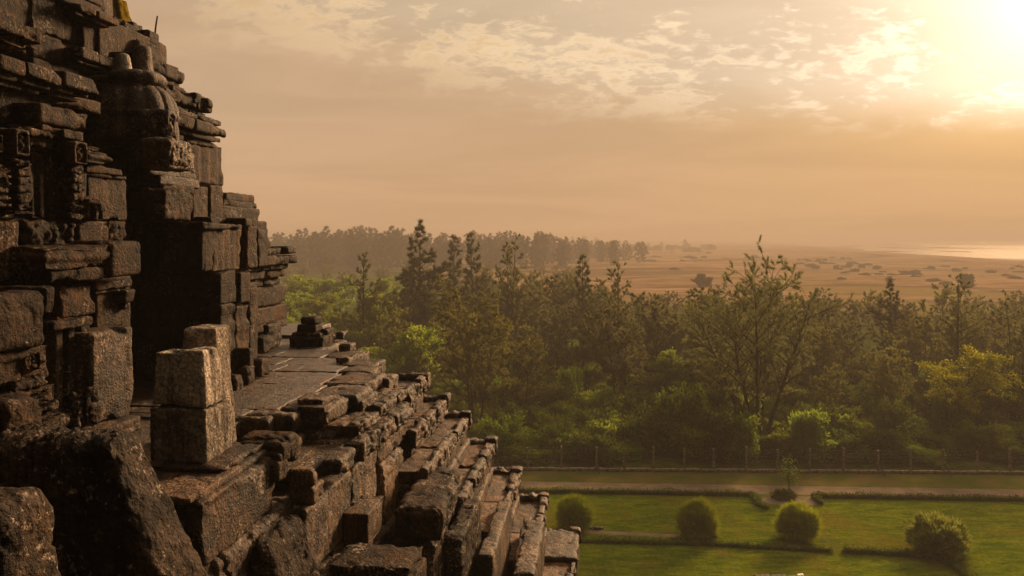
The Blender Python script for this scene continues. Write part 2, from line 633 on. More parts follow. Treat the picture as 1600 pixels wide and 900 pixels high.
m, n, out = new_mat('ground_soil')
geo = n.new('ShaderNodeNewGeometry')
pos = geo.outputs['Position']
sp = n.new('ShaderNodeSeparateXYZ')
n.l.new(pos, sp.inputs[0])
n1 = n.noise(pos, 0.012, 7, 0.62, 0.4)
n2 = n.noise(n.mapping(pos, scale=(0.35, 1.0, 1)), 0.02, 8, 0.68, 0.3)
n3 = n.noise(pos, 0.8, 6, 0.65)
n4 = n.noise(n.mapping(pos, scale=(0.5, 1.0, 1)), 0.07, 6, 0.7, 0.2)
sand = n.mix(n.step(n4, 0.38, 0.62), (0.13, 0.082, 0.046), (0.26, 0.168, 0.096))
sand = n.mix(n.math('MULTIPLY', n.step(n1, 0.50, 0.60), 0.75), sand, (0.13, 0.105, 0.032))
sand = n.mix(n.math('MULTIPLY', n.step(n2, 0.50, 0.58), 0.85), sand, (0.075, 0.048, 0.026))
sand = n.mix(n.math('MULTIPLY', n.step(n4, 0.56, 0.64), n.step(n1, 0.40, 0.52, 0.2, 0.9)), sand, (0.055, 0.040, 0.022))
green = n.mix(n.step(n3, 0.35, 0.65), (0.018, 0.028, 0.005), (0.05, 0.065, 0.010))
edge_ = n.math('ADD', sp.outputs[1], n.math('MULTIPLY', n1, 220.0))
lefty = n.math('MULTIPLY', sp.outputs[0], -4.0)
far = n.step(n.math('SUBTRACT', edge_, n.math('MAXIMUM', lefty, 0.0)), 275.0, 345.0)
col = n.mix(far, green, sand)
b = n.new('ShaderNodeBsdfPrincipled')
n.l.new(col, b.inputs['Base Color'])
b.inputs['Roughness'].default_value = 0.95
b.inputs['Specular IOR Level'].default_value = 0.0
n.l.new(b.outputs[0], out.inputs[0])
xs = np.concatenate([-np.geomspace(12000, 20, 70), np.linspace(-18, 18, 5), np.geomspace(20, 12000, 110)])
ys = np.concatenate([[-250, -100, 0, 60, 100, 150], np.geomspace(180, 13000, 200)])
struct(sheet('ground', m, xs, ys, gh))

# ---- sea and wet beach
m, n, out = new_mat('sea_water')
geo = n.new('ShaderNodeNewGeometry')
pos = geo.outputs['Position']
bar = n.noise(n.mapping(pos, scale=(1.0, 0.28, 1), rot=(0, 0, rad(-18))), 0.0045, 4, 0.55, 0.4)
b = n.new('ShaderNodeBsdfPrincipled')
col = n.mix(n.step(bar, 0.52, 0.60), (0.05, 0.04, 0.03), (0.10, 0.065, 0.038))
n.l.new(col, b.inputs['Base Color'])
n.l.new(n.step(bar, 0.50, 0.60, 0.10, 0.05), b.inputs['Roughness'])
b.inputs['IOR'].default_value = 1.33
b.inputs['Specular IOR Level'].default_value = 0.5
n.l.new(b.outputs[0], out.inputs[0])
shore = [(250, 150), (290, 300), (345, 520), (360, 620), (415, 861), (529, 1317), (700, 2240), (760, 3730), (900, 7000), (1100, 12900)]


def strip(name, mat, left, right_x, z):
    """sheet between a shoreline and a straight far edge"""
    L = []
    for i in range(len(left) - 1):
        (x0, y0), (x1, y1) = left[i], left[i + 1]
        for j in range(12):
            f = j / 12
            yy = y0 + (y1 - y0) * f
            L.append((x0 + (x1 - x0) * f + 0.012 * yy * math.sin(yy * 0.011 + 1) + 0.004 * yy * math.sin(yy * .031), yy))
    L.append(left[-1])
    L = np.array(L)
    k = len(L)
    P = np.vstack([np.c_[L, np.full(k, z)], np.c_[right_x(L), L[:, 1], np.full(k, z)]])
    i = np.arange(k - 1)
    q = np.stack([i, i + k, i + k + 1, i + 1], -1)
    mb = MB()
    mb.add(P, q)
    return mb.obj(name, mat)


struct(strip('sea', m, shore, lambda L: np.full(len(L), 11900.0), 1.05))
M_WET = simple_mat('wet_sand', (0.15, 0.09, 0.05), (0.23, 0.14, 0.075), 0.03, 0.7, 0.1)
beach_l = [(x - 30 - 0.012 * y, y) for x, y in shore]
struct(strip('beach', M_WET, beach_l, lambda L: L[:, 0] + 60 + 0.022 * L[:, 1], 0.98))

# ---- lawn, path and paving
m, n, out = new_mat('lawn_grass')
geo = n.new('ShaderNodeNewGeometry')
pos = geo.outputs['Position']
g1n = n.noise(pos, 0.16, 6, 0.62, 0.4)
g2n = n.noise(n.mapping(pos, scale=(0.5, 1.4, 1)), 1.1, 9, 0.78)
g3n = n.noise(pos, 4.5, 6, 0.8)
g4n = n.noise(n.mapping(pos, loc=(9, 5, 0)), 0.55, 5, 0.7, 0.6)
col = n.mix(n.step(g2n, 0.38, 0.62), (0.046, 0.078, 0.004), (0.118, 0.142, 0.007))
col = n.mix(n.math('MULTIPLY', n.step(g4n, 0.56, 0.68), 0.55), col, (0.135, 0.100, 0.022))
col = n.mix(n.math('MULTIPLY', n.step(g1n, 0.48, 0.66), 0.75), col, (0.115, 0.092, 0.010))
col = n.mix(n.math('MULTIPLY', n.step(g3n, 0.40, 0.58), 0.8), col, n.mix(1.0, col, (0.6, 0.65, 0.6), 'MULTIPLY'))
b = n.new('ShaderNodeBsdfPrincipled')
n.l.new(col, b.inputs['Base Color'])
b.inputs['Roughness'].default_value = 0.9
b.inputs['Specular IOR Level'].default_value = 0.0
bmp = n.new('ShaderNodeBump')
bmp.inputs['Strength'].default_value = 0.8
bmp.inputs['Distance'].default_value = 0.12
n.l.new(n.math('ADD', g2n, n.math('MULTIPLY', g3n, 0.5)), bmp.inputs['Height'])
n.l.new(bmp.outputs[0], b.inputs['Normal'])
n.l.new(b.outputs[0], out.inputs[0])
M_LAWN = m
struct(sheet('lawn', M_LAWN, np.linspace(-25, 75, 60), np.linspace(18, 61, 50)))
M_BANK = simple_mat('dry_bank', (0.055, 0.074, 0.010), (0.105, 0.080, 0.028), 0.35, 0.95, 0.4)
M_PATH = simple_mat('path_paving', (0.115, 0.088, 0.065), (0.17, 0.132, 0.098), 0.7, 0.9, 0.3)


def ribbon(name, mat, p0, p1, w0, z):
    """straight flat strip from p0 to p1, its far edge at w0 beyond"""
    (x0, y0), (x1, y1) = p0, p1
    k = 40
    t = np.linspace(0, 1, k)
    X = x0 + (x1 - x0) * t
    Y = y0 + (y1 - y0) * t
    jit = 0.05 * np.sin(X * 1.3) + 0.03 * np.sin(X * 3.7)
    P = np.vstack([np.c_[X, Y + jit, np.full(k, z)], np.c_[X, Y + w0 + jit * .6, np.full(k, z)]])
    i = np.arange(k - 1)
    q = np.stack([i, i + 1, i + k + 1, i + k], -1)
    mb = MB()
    mb.add(P, q)
    return mb.obj(name, mat)


def line_at(u0, v0, u1, v1, xa=-20, xb=72, z=0.0):
    (x0, y0), (x1, y1) = ground(u0, v0, z), ground(u1, v1, z)
    k = (y1 - y0) / (x1 - x0)
    return (xa, y0 + (xa - x0) * k), (xb, y0 + (xb - x0) * k)


PA, PB = line_at(820, 766, 1600, 779)
struct(ribbon('path', M_PATH, PA, PB, 2.0, 0.008))
BA, BB = line_at(820, 753, 1600, 766)
struct(ribbon('bank', M_BANK, (BA[0], BA[1] + 0.3), (BB[0], BB[1] + 0.3), 3.6, 0.004))

# half-round bay of the path with a small bed
cx, cy = ground(1228, 775)
mb = MB()
th = np.linspace(math.pi, 2 * math.pi, 30)
ring = np.c_[cx + 2.45 * np.cos(th), cy - 0.35 + 1.75 * np.sin(th), np.full(30, 0.012)]
mb.add(np.vstack([[[cx, cy + 0.1, 0.012]], ring]), None, [(0, i, i + 1) for i in range(1, 30)])
struct(mb.obj('path_bay', M_PATH))
# narrow paved strip and the little light track across the lawn
mb = MB()
A_, B_ = ground(905, 833), ground(1068, 841)
mb.add([(A_[0], A_[1], .008), (B_[0], B_[1], .008), (B_[0], B_[1] + .55, .008), (A_[0], A_[1] + .55, .008)], [(0, 1, 2, 3)])
struct(mb.obj('paved_strip', M_PATH))
mb = MB()
A_, B_ = ground(1312, 862), ground(1272, 832)
mb.add([(A_[0], A_[1], .008), (A_[0] + .26, A_[1], .008), (B_[0] + .2, B_[1], .008), (B_[0], B_[1], .008)], [(0, 1, 2, 3)])
struct(mb.obj('footpath', M_BANK))
exec_marks = True

# ================================================================== TEMPLE
temple = thing('stone_temple', (-9.0, 11.0, 0.0), 'huge dark weathered stone temple with stepped ledges and carved walls, filling the left side', 'temple')


def part(name, mb, mat=None, parent=None, label=None):
    o = mb.obj(name, mat or M_STONE, parent or temple)
    if label:
        o['label'] = label
    return o


# --- reliefs, added to the displacement of a block
def flutes(n, depth=0.03):
    def f(p, N, w_):
        return np.where(N[:, 0] > .7, depth * (np.abs(np.cos(p[:, 1] * math.pi * n / 2)) - 1), 0)
    return f


def carve(fr=9.0, depth=0.05, seed=3):
    def f(p, N, w_):
        k = np.abs(vnoise(w_ * fr * 1.5, seed)) + .6 * np.abs(vnoise(w_ * fr * 3.3 + 5, seed + 1))
        return np.where(np.abs(N).max(1) > .6, depth * .62 * (k * 1.3 - .55), 0)
    return f


def bands(n, depth=0.02):
    def f(p, N, w_):
        hor = np.maximum(np.abs(N[:, 0]), np.abs(N[:, 1]))
        return np.where(hor > .6, depth * np.sign(np.cos(p[:, 2] * math.pi * n / 2)) * np.abs(np.cos(p[:, 2] * math.pi * n / 2)) ** .4, 0)
    return f


def figure(depth=0.05):
    """a small seated figure in a round-headed niche"""
    def f(p, N, w_):
        y, z = p[:, 1], p[:, 2]
        arch = ((np.abs(y) < .66) & (z < .3)) | ((y / .66) ** 2 + ((z - .3) / .5) ** 2 < 1)
        d = np.where(arch & (z > -.8), -depth, 0)
        head = np.exp(-((y / .2) ** 2 + ((z - .36) / .17) ** 2) * 1.3)
        body = np.exp(-((y / (.30 + .25 * np.clip(-z, 0, 1))) ** 2 + ((z + .25) / .48) ** 2) * 1.3)
        d = d + depth * 1.1 * np.maximum(head, body) * arch
        return np.where(N[:, 0] > .7, d, 0)
    return f


# --- inner core that fills the mass of the building
mb = MB()
rbox(mb, -16, -6.4, 2.5, 11.8, 0, 18.9, cell=.5, r=.05)
rbox(mb, -16, -7.3, 2.0, 11.3, 18.9, 22.0, cell=.5, r=.05)
rbox(mb, -16, -3.4, 4.5, 12.4, 0.0, 15.6, cell=.5, r=.05)
rbox(mb, -16, -2.9, 9.9, 12.3, 0.0, 15.35, cell=.5, r=.05)
rbox(mb, -16, -6.2, 12.0, 16.8, 0.0, 16.0, cell=.5, r=.05)
rbox(mb, -16, -0.75, 9.8, 14.5, 0.0, 11.9, cell=.6, r=.05)
rbox(mb, -16, -1.25, 10.4, 13.9, 11.8, 12.8, cell=.5, r=.05)
rbox(mb, -16, -3.0, -4, 9.5, 0.0, 13.2, cell=.6, r=.05)
part('core_masonry', mb)

# --- left facade: carved wall facing right, at a = -4.76 and steps back above
mb = MB()
rb(mb, -60, 31, 345, 440, -4.60, .9)
rb(mb, 42, 116, 346, 384, -4.60, .9, relief=carve(7, .07))
rb(mb, 124, 171, 346, 383, -4.64, .9)
rb(mb, 172, 198, 346, 379, -4.62, .9, relief=carve(7, .04))
rb(mb, 35, 68, 392, 442, -4.62, .9, relief=carve(8, .04))
rb(mb, -60, 60, 445, 660, -4.92, .8)
rb(mb, 60, 205, 430, 660, -4.95, .7)
part('wall', mb)
mb = MB()
rb(mb, 97, 149, 441, 490, -4.42, .6, chip=.06)
rb(mb, 151, 194, 452, 507, -4.56, .6)
rb(mb, 149, 208, 434, 449, -4.46, .6)
rb(mb, 149, 200, 449, 454, -4.50, .6)
rb(mb, 195, 209, 452, 472, -4.46, .2, taper=-.2)
rb(mb, 195, 203, 472, 483, -4.5, .2)
part('capital', mb)
mb = MB()
rb(mb, 51, 109, 246, 343, -4.66, .8, relief=flutes(4, .045), cell=.012)
part('fluted_panel', mb, label='fluted stone panel between two carved strips')
mb = MB()
rb(mb, 137, 199, 280, 345, -4.62, .8)
rb(mb, 135, 197, 275, 281, -4.60, .8)
rb(mb, 135, 193, 263, 276, -4.57, .8, r=.05)
rb(mb, -60, 24, 250, 343, -4.74, .8)
part('wall', mb)
for (u0, u1, v0, v1) in ((25, 53, 250, 330), (111, 136, 258, 345), (-12, 20, 258, 325)):
    mb = MB()
    rb(mb, u0, u1, v0, v1, -4.60, .4)
    hh = (v1 - v0) / 6.0
    for i in range(6):
        vt_ = v0 + 3 + i * hh
        um = (u0 + u1) / 2
        rb(mb, u0 + 5, u1 - 6, vt_, vt_ + hh * .72, -4.53, .2, r=.035, relief=carve(11, .03, i), cell=.012)
        rb(mb, u0 + 1, u0 + 7, vt_ + 2, vt_ + hh * .55, -4.54, .2, r=.03, cell=.014)
        rb(mb, u1 - 8, u1 - 2, vt_ + 2, vt_ + hh * .55, -4.54, .2, r=.03, cell=.014)
    part('carved_strip', mb)
mb = MB()
rb(mb, 24, 56, 329, 336, -4.52, .5)
rb(mb, 140, 162, 309, 323, -4.50, .3, r=.07, relief=carve(8, .02))
rb(mb, 139, 146, 320, 345, -4.50, .3, r=.05)
rb(mb, 150, 155, 322, 345, -4.52, .3, r=.04)
rb(mb, 157, 166, 318, 330, -4.50, .3, r=.05)
rb(mb, 160, 166, 328, 343, -4.50, .3, r=.04)
part('carved_animal', mb, label='small carved elephant beside a plain block')
for (u0, u1, v0, v1) in ((26, 49, 203, 246), (117, 138, 223, 258), (-14, 11, 208, 240)):
    mb = MB()
    rb(mb, u0, u1, v0, v1, -4.46, .4, relief=figure(.05), cell=.011, r=.02, chip=.03)
    part('niche', mb)
mb = MB()
rb(mb, -60, 27, 203, 246, -4.6, .8)
rb(mb, 47, 116, 222, 240, -4.62, .8)
rb(mb, 47, 114, 213, 222, -4.55, .9, relief=carve(10, .02))
rb(mb, 47, 116, 239, 246, -4.68, .9)
rb(mb, 100, 132, 206, 222, -4.5, .9)
rb(mb, 138, 177, 240, 259, -4.50, .9, relief=bands(3, .018), chip=.07)
rb(mb, 138, 161, 229, 241, -4.58, .9)
part('parapet', mb)
# projecting cornice over the door jamb
mb = MB()
rb(mb, 72, 172, 383, 416, -4.30, .9, chip=.06, relief=bands(3, .012))
rb(mb, 174, 224, 376, 430, -4.28, .9, chip=.07, r=.05)
rb(mb, 78, 164, 417, 436, -4.33, .9, chip=.06)
part('cornice', mb)
# pilasters and jamb
for (u0, u1) in ((88, 100), (107, 119), (126, 141)):
    mb = MB()
    rb(mb, u0, u1, 506, 655, -4.46, .3)
    part('pilaster', mb)
mb = MB()
rb(mb, 84, 145, 494, 507, -4.38, .5)
rb(mb, 88, 140, 488, 495, -4.44, .5)
part('pilaster_cap', mb)
mb = MB()
rb(mb, 70, 120, 640, 668, -4.36, .5)
part('pilaster_base', mb)
mb = MB()
rb(mb, 120, 137, 612, 662, -4.34, .3, relief=carve(10, .05))
rb(mb, 139, 155, 604, 660, -4.30, .3, relief=carve(10, .05))
part('carved_strip', mb)
mb = MB()
rb(mb, 145, 209, 508, 650, -4.30, .75, r=.04, amp=.012, chip=.10)
rb(mb, 150, 222, 648, 672, -4.18, .8, r=.03)
part('door_jamb', mb, M_LEDGE, label='pale rough upright block beside the dark doorway')
# stepped base carvings on the far left
mb = MB()
rb(mb, -40, 36, 548, 596, -4.20, .6)
rb(mb, -40, 90, 596, 700, -4.36, .6)
for i in range(4):
    rb(mb, 22, 72 + i * 7, 588 + i * 13, 600 + i * 13, -4.12 + .035 * i, .5, relief=carve(16, .03), r=.03, cell=.014)
for i in range(3):
    rb(mb, 20, 97, 640 + i * 12, 650 + i * 12, -4.0 + .02 * i, .5, r=.02)
rb(mb, 36, 78, 545, 590, -4.24, .4)
for i in range(3):
    rb(mb, 40 + i * 11, 48 + i * 11, 550, 578, -4.17, .2, r=.05, relief=carve(9, .05), cell=.012)
rb(mb, 34, 78, 536, 549, -4.14, .4)
part('carved_base', mb)
mb = MB()
rb(mb, -60, 76, 452, 540, -3.85, .9, r=.07, amp=.014, chip=.08)
rb(mb, -60, 60, 540, 556, -3.92, .9, r=.04)
rb(mb, 72, 89, 446, 492, -4.05, .5, r=.05)
part('corner_block', mb, M_ROUGH, label='big rough rounded block jutting from the wall at left edge')

# upper left tiers


def mould(mb, u0, u1, vt, vb, a, da, nblk, prof, jit=.008, **k):
    """stack of thin courses with different overhangs; vt and vb are read at u1"""
    s0, s1 = su(u0, a), su(u1, a)
    zt, zb = px(u1, vt, s1)[1], px(u1, vb, s1)[1]
    for (f0, f1, off, m_) in prof:
        course(mb, a - da, a + off, s0, s1 + max(off, -.12), zt + (zb - zt) * f1 + .003, zt + (zb - zt) * f0 - .003, max(1, int(nblk * m_)), jit=jit, **k)


CORN = [(0, .6, 0, 1), (.6, .8, -.07, .6), (.8, 1, -.14, .5)]
mb = MB()
rb(mb, -60, 83, 152, 212, -5.25, .9)
rb(mb, 83, 160, 160, 180, -5.3, .9)
part('wall', mb)
mb = MB()
rb(mb, 62, 142, 178, 207, -4.98, .9, r=.04, chip=.07)
rb(mb, 66, 132, 206, 217, -4.90, .9)
part('projecting_block', mb)
mb = MB()
mould(mb, -60, 98, 112, 152, -4.98, 1.0, 2, CORN, chip=.08)
mould(mb, 101, 158, 128, 164, -4.98, 1.0, 1, CORN, chip=.08)
part('cornice', mb)
mb = MB()
rb(mb, -60, 50, -30, 92, -6.0, 1.2)
rb(mb, 52, 127, 8, 72, -5.95, 1.2)
rb(mb, 52, 127, 73, 112, -5.93, 1.2)
rb(mb, 52, 127, 112, 140, -5.88, 1.2)
rb(mb, 130, 152, 46, 92, -5.86, 1.2)
rb(mb, 155, 176, 50, 94, -5.82, 1.2)
part('wall', mb)
mb = MB()
mould(mb, 130, 181, 90, 120, -5.68, 1.2, 2, CORN)
mould(mb, 126, 187, 30, 52, -5.72, 1.3, 2, CORN)
part('cornice', mb)
mb = MB()
mould(mb, -60, 76, 46, 90, -5.26, 1.2, 3, CORN, chip=.08)
rb(mb, -60, 30, 20, 48, -5.4, 1.2, chip=.07)
part('cornice', mb)
mb = MB()
rb(mb, 45, 172, 12, 32, -5.86, 1.6, taper=.1, r=.05)
rb(mb, 60, 166, -8, 13, -5.98, 1.6, taper=.1, r=.06)
rb(mb, 60, 160, -30, -8, -6.1, 1.6, taper=.1, r=.06)
part('roof_tier', mb)

# --- miniature shrine tower over the doorway


def B(mb, u0, un, uf, v0, v1, s, **k):
    """block with its near face over u0..un at depth s and its right face running back to uf"""
    vm = (v0 + v1) / 2
    a1 = px(un, vm, s)[0]
    rbox(mb, px(u0, vm, s)[0], a1, s, max(su(uf, a1), s + .1), px(un, v1, s)[1], px(un, v0, s)[1], **k)


def zz(v, s=9.0, u=250):
    return px(u, v, s)[1]


tw = MB()
B(tw, 196, 226, 300, 296, 347, 8.72)
B(tw, 224, 257, 302, 298, 347, 8.62)
rb(tw, 258, 299, 298, 345, -4.74, .3, relief=carve(8, .02))
B(tw, 196, 258, 304, 286, 299, 8.58)
part('shrine_body', tw)
tw = MB()
B(tw, 190, 250, 313, 272, 288, 8.55, r=.02, chip=.04)
B(tw, 148, 200, 300, 224, 274, 8.75, r=.09, amp=.016, taper=.08)
B(tw, 196, 232, 308, 222, 274, 8.55, r=.09, amp=.016, taper=.10)
rb(tw, 268, 302, 222, 262, -4.62, .4, r=.10, relief=carve(9, .03), cell=.012)
rb(tw, 262, 310, 240, 270, -4.66, .4, r=.08, cell=.014)
part('shrine_cornice', tw, M_LEDGE)
tw = MB()
c0 = px(214, 150, 8.95)[0]
lathe(tw, c0, 8.95, [(.46, zz(222)), (.46, zz(200)), (.44, zz(188)), (.47, zz(186)), (.48, zz(181)), (.455, zz(178)), (.45, zz(170)), (.42, zz(158)), (.37, zz(147)), (.30, zz(139)), (.25, zz(134))], 120, .01, 12, .10, freq=5)
rb(tw, 262, 281, 174, 222, -4.84, .35, r=.07, relief=figure(.04), cell=.012)
o = part('shrine_dome', tw, M_LEDGE)
t2 = MB()
lathe(t2, c0, 8.95, [(.26, zz(137)), (.315, zz(133)), (.335, zz(127)), (.32, zz(120)), (.27, zz(115)), (.15, zz(113.5))], 64, .012, 12, .07)
t2.obj('crown_ring', M_LEDGE, o)
t2 = MB()
f0 = px(196, 100, 8.95)[0]
lathe(t2, f0, 8.9, [(.115, zz(114.5)), (.112, zz(111)), (.098, zz(109)), (.070, zz(90)), (.058, zz(87)), (.03, zz(85.3))], 32, .006)
t2.obj('finial', M_PALE, o)
t2 = MB()
f1, _ = px(222, 100, 9.6)
lathe(t2, f1, 9.6, [(.24, zz(135, 9.6)), (.24, zz(122, 9.6)), (.16, zz(118, 9.6)), (.145, zz(114, 9.6)), (.095, zz(75, 9.6)), (.08, zz(72, 9.6)), (.04, zz(70.3, 9.6))], 36, .008)
t2.obj('finial', M_LEDGE, o)

# --- wall right of the doorway and the stepped corner above it
mb = MB()
B(mb, 195, 246, 268, 352, 425, 9.3)
B(mb, 262, 290, 300, 356, 427, 9.25)
B(mb, 288, 316, 340, 357, 426, 9.2)
A1 = px(316, 380, 9.2)[0]
rb(mb, 320, 332, 358, 424, A1 + .005, .6)
rb(mb, 333, 379, 358, 421, A1 + .012, .6, relief=flutes(5, .012))
rb(mb, 387, 403, 352, 418, A1 + .03, .8)
rb(mb, 404, 420, 356, 416, A1 - .02, .8)
rb(mb, 376, 390, 360, 422, A1 - .16, .7)
B(mb, 235, 318, 345, 346, 357, 9.15, r=.02)
rb(mb, 322, 380, 350, 359, A1 + .06, .8, chip=.06)
rb(mb, 330, 348, 339, 352, A1 + .03, .25, r=.06)
rb(mb, 384, 402, 341, 354, A1 + .05, .3, r=.06)
part('lintel', mb)
mb = MB()
B(mb, 318, 345, 369, 424, 476, 9.55)
B(mb, 316, 345, 368, 477, 612, 9.55, relief=bands(9, .006))
A2 = px(345, 500, 9.55)[0]
rb(mb, 367, 376, 428, 475, A2 - .16, .6)
rb(mb, 376, 392, 424, 472, A2 + .01, .6)
rb(mb, 369, 391, 474, 604, A2 - .005, .6, relief=bands(8, .008))
rb(mb, 391, 403, 448, 506, A2 - .10, .6)
rb(mb, 391, 400, 506, 560, A2 - .10, .6)
B(mb, 268, 322, 330, 428, 448, 9.72)
B(mb, 276, 318, 326, 448, 456, 9.8)
B(mb, 270, 324, 331, 456, 466, 9.75)
B(mb, 280, 318, 326, 466, 480, 9.85)
B(mb, 284, 320, 330, 480, 625, 9.95)
part('pilaster', mb)
# doorway recess
mb = MB()
rbox(mb, -6.9, -6.2, 7.4, 10.2, 15.6, 18.4, cell=.08)
rbox(mb, -7, -4.95, 9.95, 10.6, 15.6, 18.1, cell=.08)
rbox(mb, -7, -4.86, 7.0, 7.55, 15.8, 17.9, cell=.08)
rbox(mb, -7, -5.75, 7.4, 9.4, 17.95, 18.13, cell=.08)
part('doorway', mb, label='deep black doorway recess')
# base mouldings
BASES = ((348, 368, 382, 586, 616, 9.35), (368, 388, 402, 574, 603, 9.75), (392, 410, 424, 562, 590, 10.25), (366, 390, 397, 545, 580, 9.9),
         (394, 412, 441, 527, 553, 11.4), (408, 420, 441, 508, 530, 12.2))
for (u0, un, uf, v0, v1, s) in BASES:
    mb = MB()
    B(mb, u0, un, uf, v0, v1, s, r=.05, relief=carve(8, .03))
    part('base_moulding', mb)
mb = MB()
rb(mb, 380, 404, 440, 585, A2 - .25, .8)
AF = -5.95
rb(mb, 395, 449, 442, 472, AF, 1.5)
rb(mb, 395, 449, 473, 500, AF + .01, 1.5)
rb(mb, 380, 450, 497, 508, AF + .12, 1.5)
part('wall', mb)
mb = MB()
mould(mb, 395, 466, 386, 443, AF + .36, 1.8, 4, [(0, .2, -.08, 1.2), (.2, .45, 0, 1), (.45, .58, -.12, .8), (.58, .80, -.20, .7), (.80, 1, -.30, .6)], jit=.012, chip=.06)
rb(mb, 450, 464, 384, 396, AF + .34, .35, r=.06)
rb(mb, 402, 424, 376, 392, AF + .1, .9, chip=.08)
part('cornice', mb)
mb = MB()
rb(mb, 350, 407, 326, 352, -5.22, 1.5)
rb(mb, 352, 404, 316, 328, -5.24, 1.5)
rb(mb, 354, 398, 305, 318, -5.34, 1.5, r=.05)
rb(mb, 345, 372, 328, 352, -5.1, .8, relief=carve(7, .03))
rb(mb, 396, 418, 346, 380, -5.15, 1.2)
part('corner_turret', mb)
mb = MB()
rb(mb, 302, 326, 292, 346, -5.02, .8)
rb(mb, 329, 349, 291, 346, -5.05, 1.3)
rb(mb, 262, 350, 228, 291, -5.36, 1.6, relief=flutes(6, .018))
part('wall', mb)
TC = [(0, .2, -.07, 1), (.2, .62, 0, .8), (.62, .8, -.07, .6), (.8, 1, -.13, .5)]
mb = MB()
mould(mb, 240, 357, 190, 234, -5.22, 1.8, 3, TC, jit=.01, chip=.07, r=.04)
part('cornice', mb)
mb = MB()
mould(mb, 235, 334, 152, 194, -5.58, 1.8, 5, TC, jit=.018, chip=.07, r=.035)
rb(mb, 306, 318, 147, 166, -5.55, .3, r=.05)
rb(mb, 323, 334, 155, 172, -5.55, .3, r=.04)
part('roof_tier', mb)
mb = MB()
mould(mb, 225, 292, 106, 148, -6.12, 1.7, 3, TC, jit=.015, chip=.07, r=.035)
rb(mb, 226, 268, 74, 110, -6.5, 1.2, r=.16, amp=.02, taper=.30)
part('roof_tier', mb)
mb = MB()
mould(mb, 150, 238, 48, 76, -6.9, 1.6, 5, TC, jit=.02, chip=.07)
rb(mb, 150, 262, 70, 135, -6.75, 1.6)
rb(mb, 208, 226, 41, 56, -6.9, .22, r=.09)
rb(mb, 233, 250, 53, 74, -6.75, .25, r=.09)
rb(mb, 110, 172, 20, 50, -7.0, 1.6, r=.06)
rb(mb, 100, 168, -25, 22, -7.1, 1.6, taper=.1)
part('roof_tier', mb)

# --- terrace: big worn floor slabs stepping in towards the far corner
mb = MB()
TZ = H - 1.9
FL = dict(r=.008, amp=.006, chip=.012)
rbox(mb, -6.3, -3.75, 6.7, 8.2, TZ - .16, TZ - .03, **FL)
KERB = [(-3.95, -3.44, 7.93, 8.10), (-3.80, -3.25, 8.10, 8.42), (-3.55, -2.97, 8.42, 9.2), (-3.5, -2.88, 9.2, 9.93), (-3.6, -2.97, 9.93, 10.85), (-3.7, -3.18, 10.85, 11.4),
        (-3.9, -3.32, 11.4, 12.1), (-4.4, -3.85, 12.1, 13.0), (-5.2, -4.65, 13.0, 14.4)]
rg = random.Random(4)
for i, (a0, a1, s0, s1) in enumerate(KERB):
    am = -6.2 + (a0 + 6.2) * rg.uniform(.4, .65)
    for (x0, x1) in ((-6.3, am), (am, a0)):
        rbox(mb, x0 + .003, x1 - .003, s0 + .003, s1 - .003, TZ - .16, TZ + rg.uniform(-.008, .008), **FL)
rbox(mb, -8.0, -5.75, 14.4, 16.5, TZ - .2, TZ + .05, **FL)
rbox(mb, -6.3, -2.95, 3.0, 6.68, TZ - .3, TZ - .12, **FL)
part('terrace_floor', mb, M_FLOOR)
# kerb of big eroded edge stones along the rim of the terrace
KS = dict(r=.05, amp=.012, chip=.07)
for (a0, a1, s0, s1) in KERB:
    mb = MB()
    rbox(mb, a0 + .004, a1, s0 + .004, s1 - .004, TZ - rg.uniform(.18, .23), TZ + rg.uniform(.0, .02), **KS)
    part('kerb_stone', mb, M_LEDGE)
for (a0, a1, s0, s1, h0, h1) in ((-4.0, -3.42, 7.88, 8.1, 2.13, 2.42), (-3.8, -3.21, 8.05, 8.45, 2.14, 2.44), (-3.5, -2.90, 8.36, 9.2, 2.13, 2.30), (-3.0, -2.83, 9.25, 9.9, 1.96, 2.42),
                                 (-3.5, -2.93, 10.0, 10.8, 2.12, 2.40), (-3.1, -2.86, 10.6, 10.98, 1.92, 2.14), (-3.1, -2.84, 10.6, 10.95, 2.15, 2.42), (-3.2, -2.92, 11.0, 11.3, 1.98, 2.3)):
    mb = MB()
    rbox(mb, a0, a1, s0, s1, H - h1, H - h0, **KS)
    part('kerb_stone', mb, M_LEDGE)
mb = MB()
rbox(mb, -3.3, -2.99, 8.36, 8.9, TZ - .02, TZ + .05, r=.06, amp=.014, chip=.06)
rbox(mb, -3.35, -3.05, 8.5, 8.85, TZ + .03, TZ + .10, r=.05, amp=.014, chip=.05)
part('stepped_block', mb, M_LEDGE)
for (u0, un, uf, v0, v1, s_) in ((522, 545, 562, 558, 572, 11.6), (528, 548, 558, 538, 552, 12.8), (524, 536, 545, 519, 531, 13.9), (514, 522, 527, 522, 535, 13.7), (400, 425, 440, 520, 535, 13.5)):
    mb = MB()
    B(mb, u0, un, uf, v0, v1, s_, **KS)
    part('kerb_stone', mb, M_LEDGE)

# --- stepped ledges of the lower roof: floor, carved rim, riser
def rimr(seed, dp=.032):
    def f(p, N, w_):
        k = np.abs(vnoise(w_ * 8.0, seed)) + .5 * np.abs(vnoise(w_ * 19.0, seed + 3))
        edge = np.where(N[:, 0] > .5, 1.0, np.where((N[:, 2] > .4) & (p[:, 0] > -.1), np.clip(p[:, 0] + .1, 0, 1), 0))
        return -dp * edge * (1.2 - k) ** 2 * (k < 1.2)
    return f


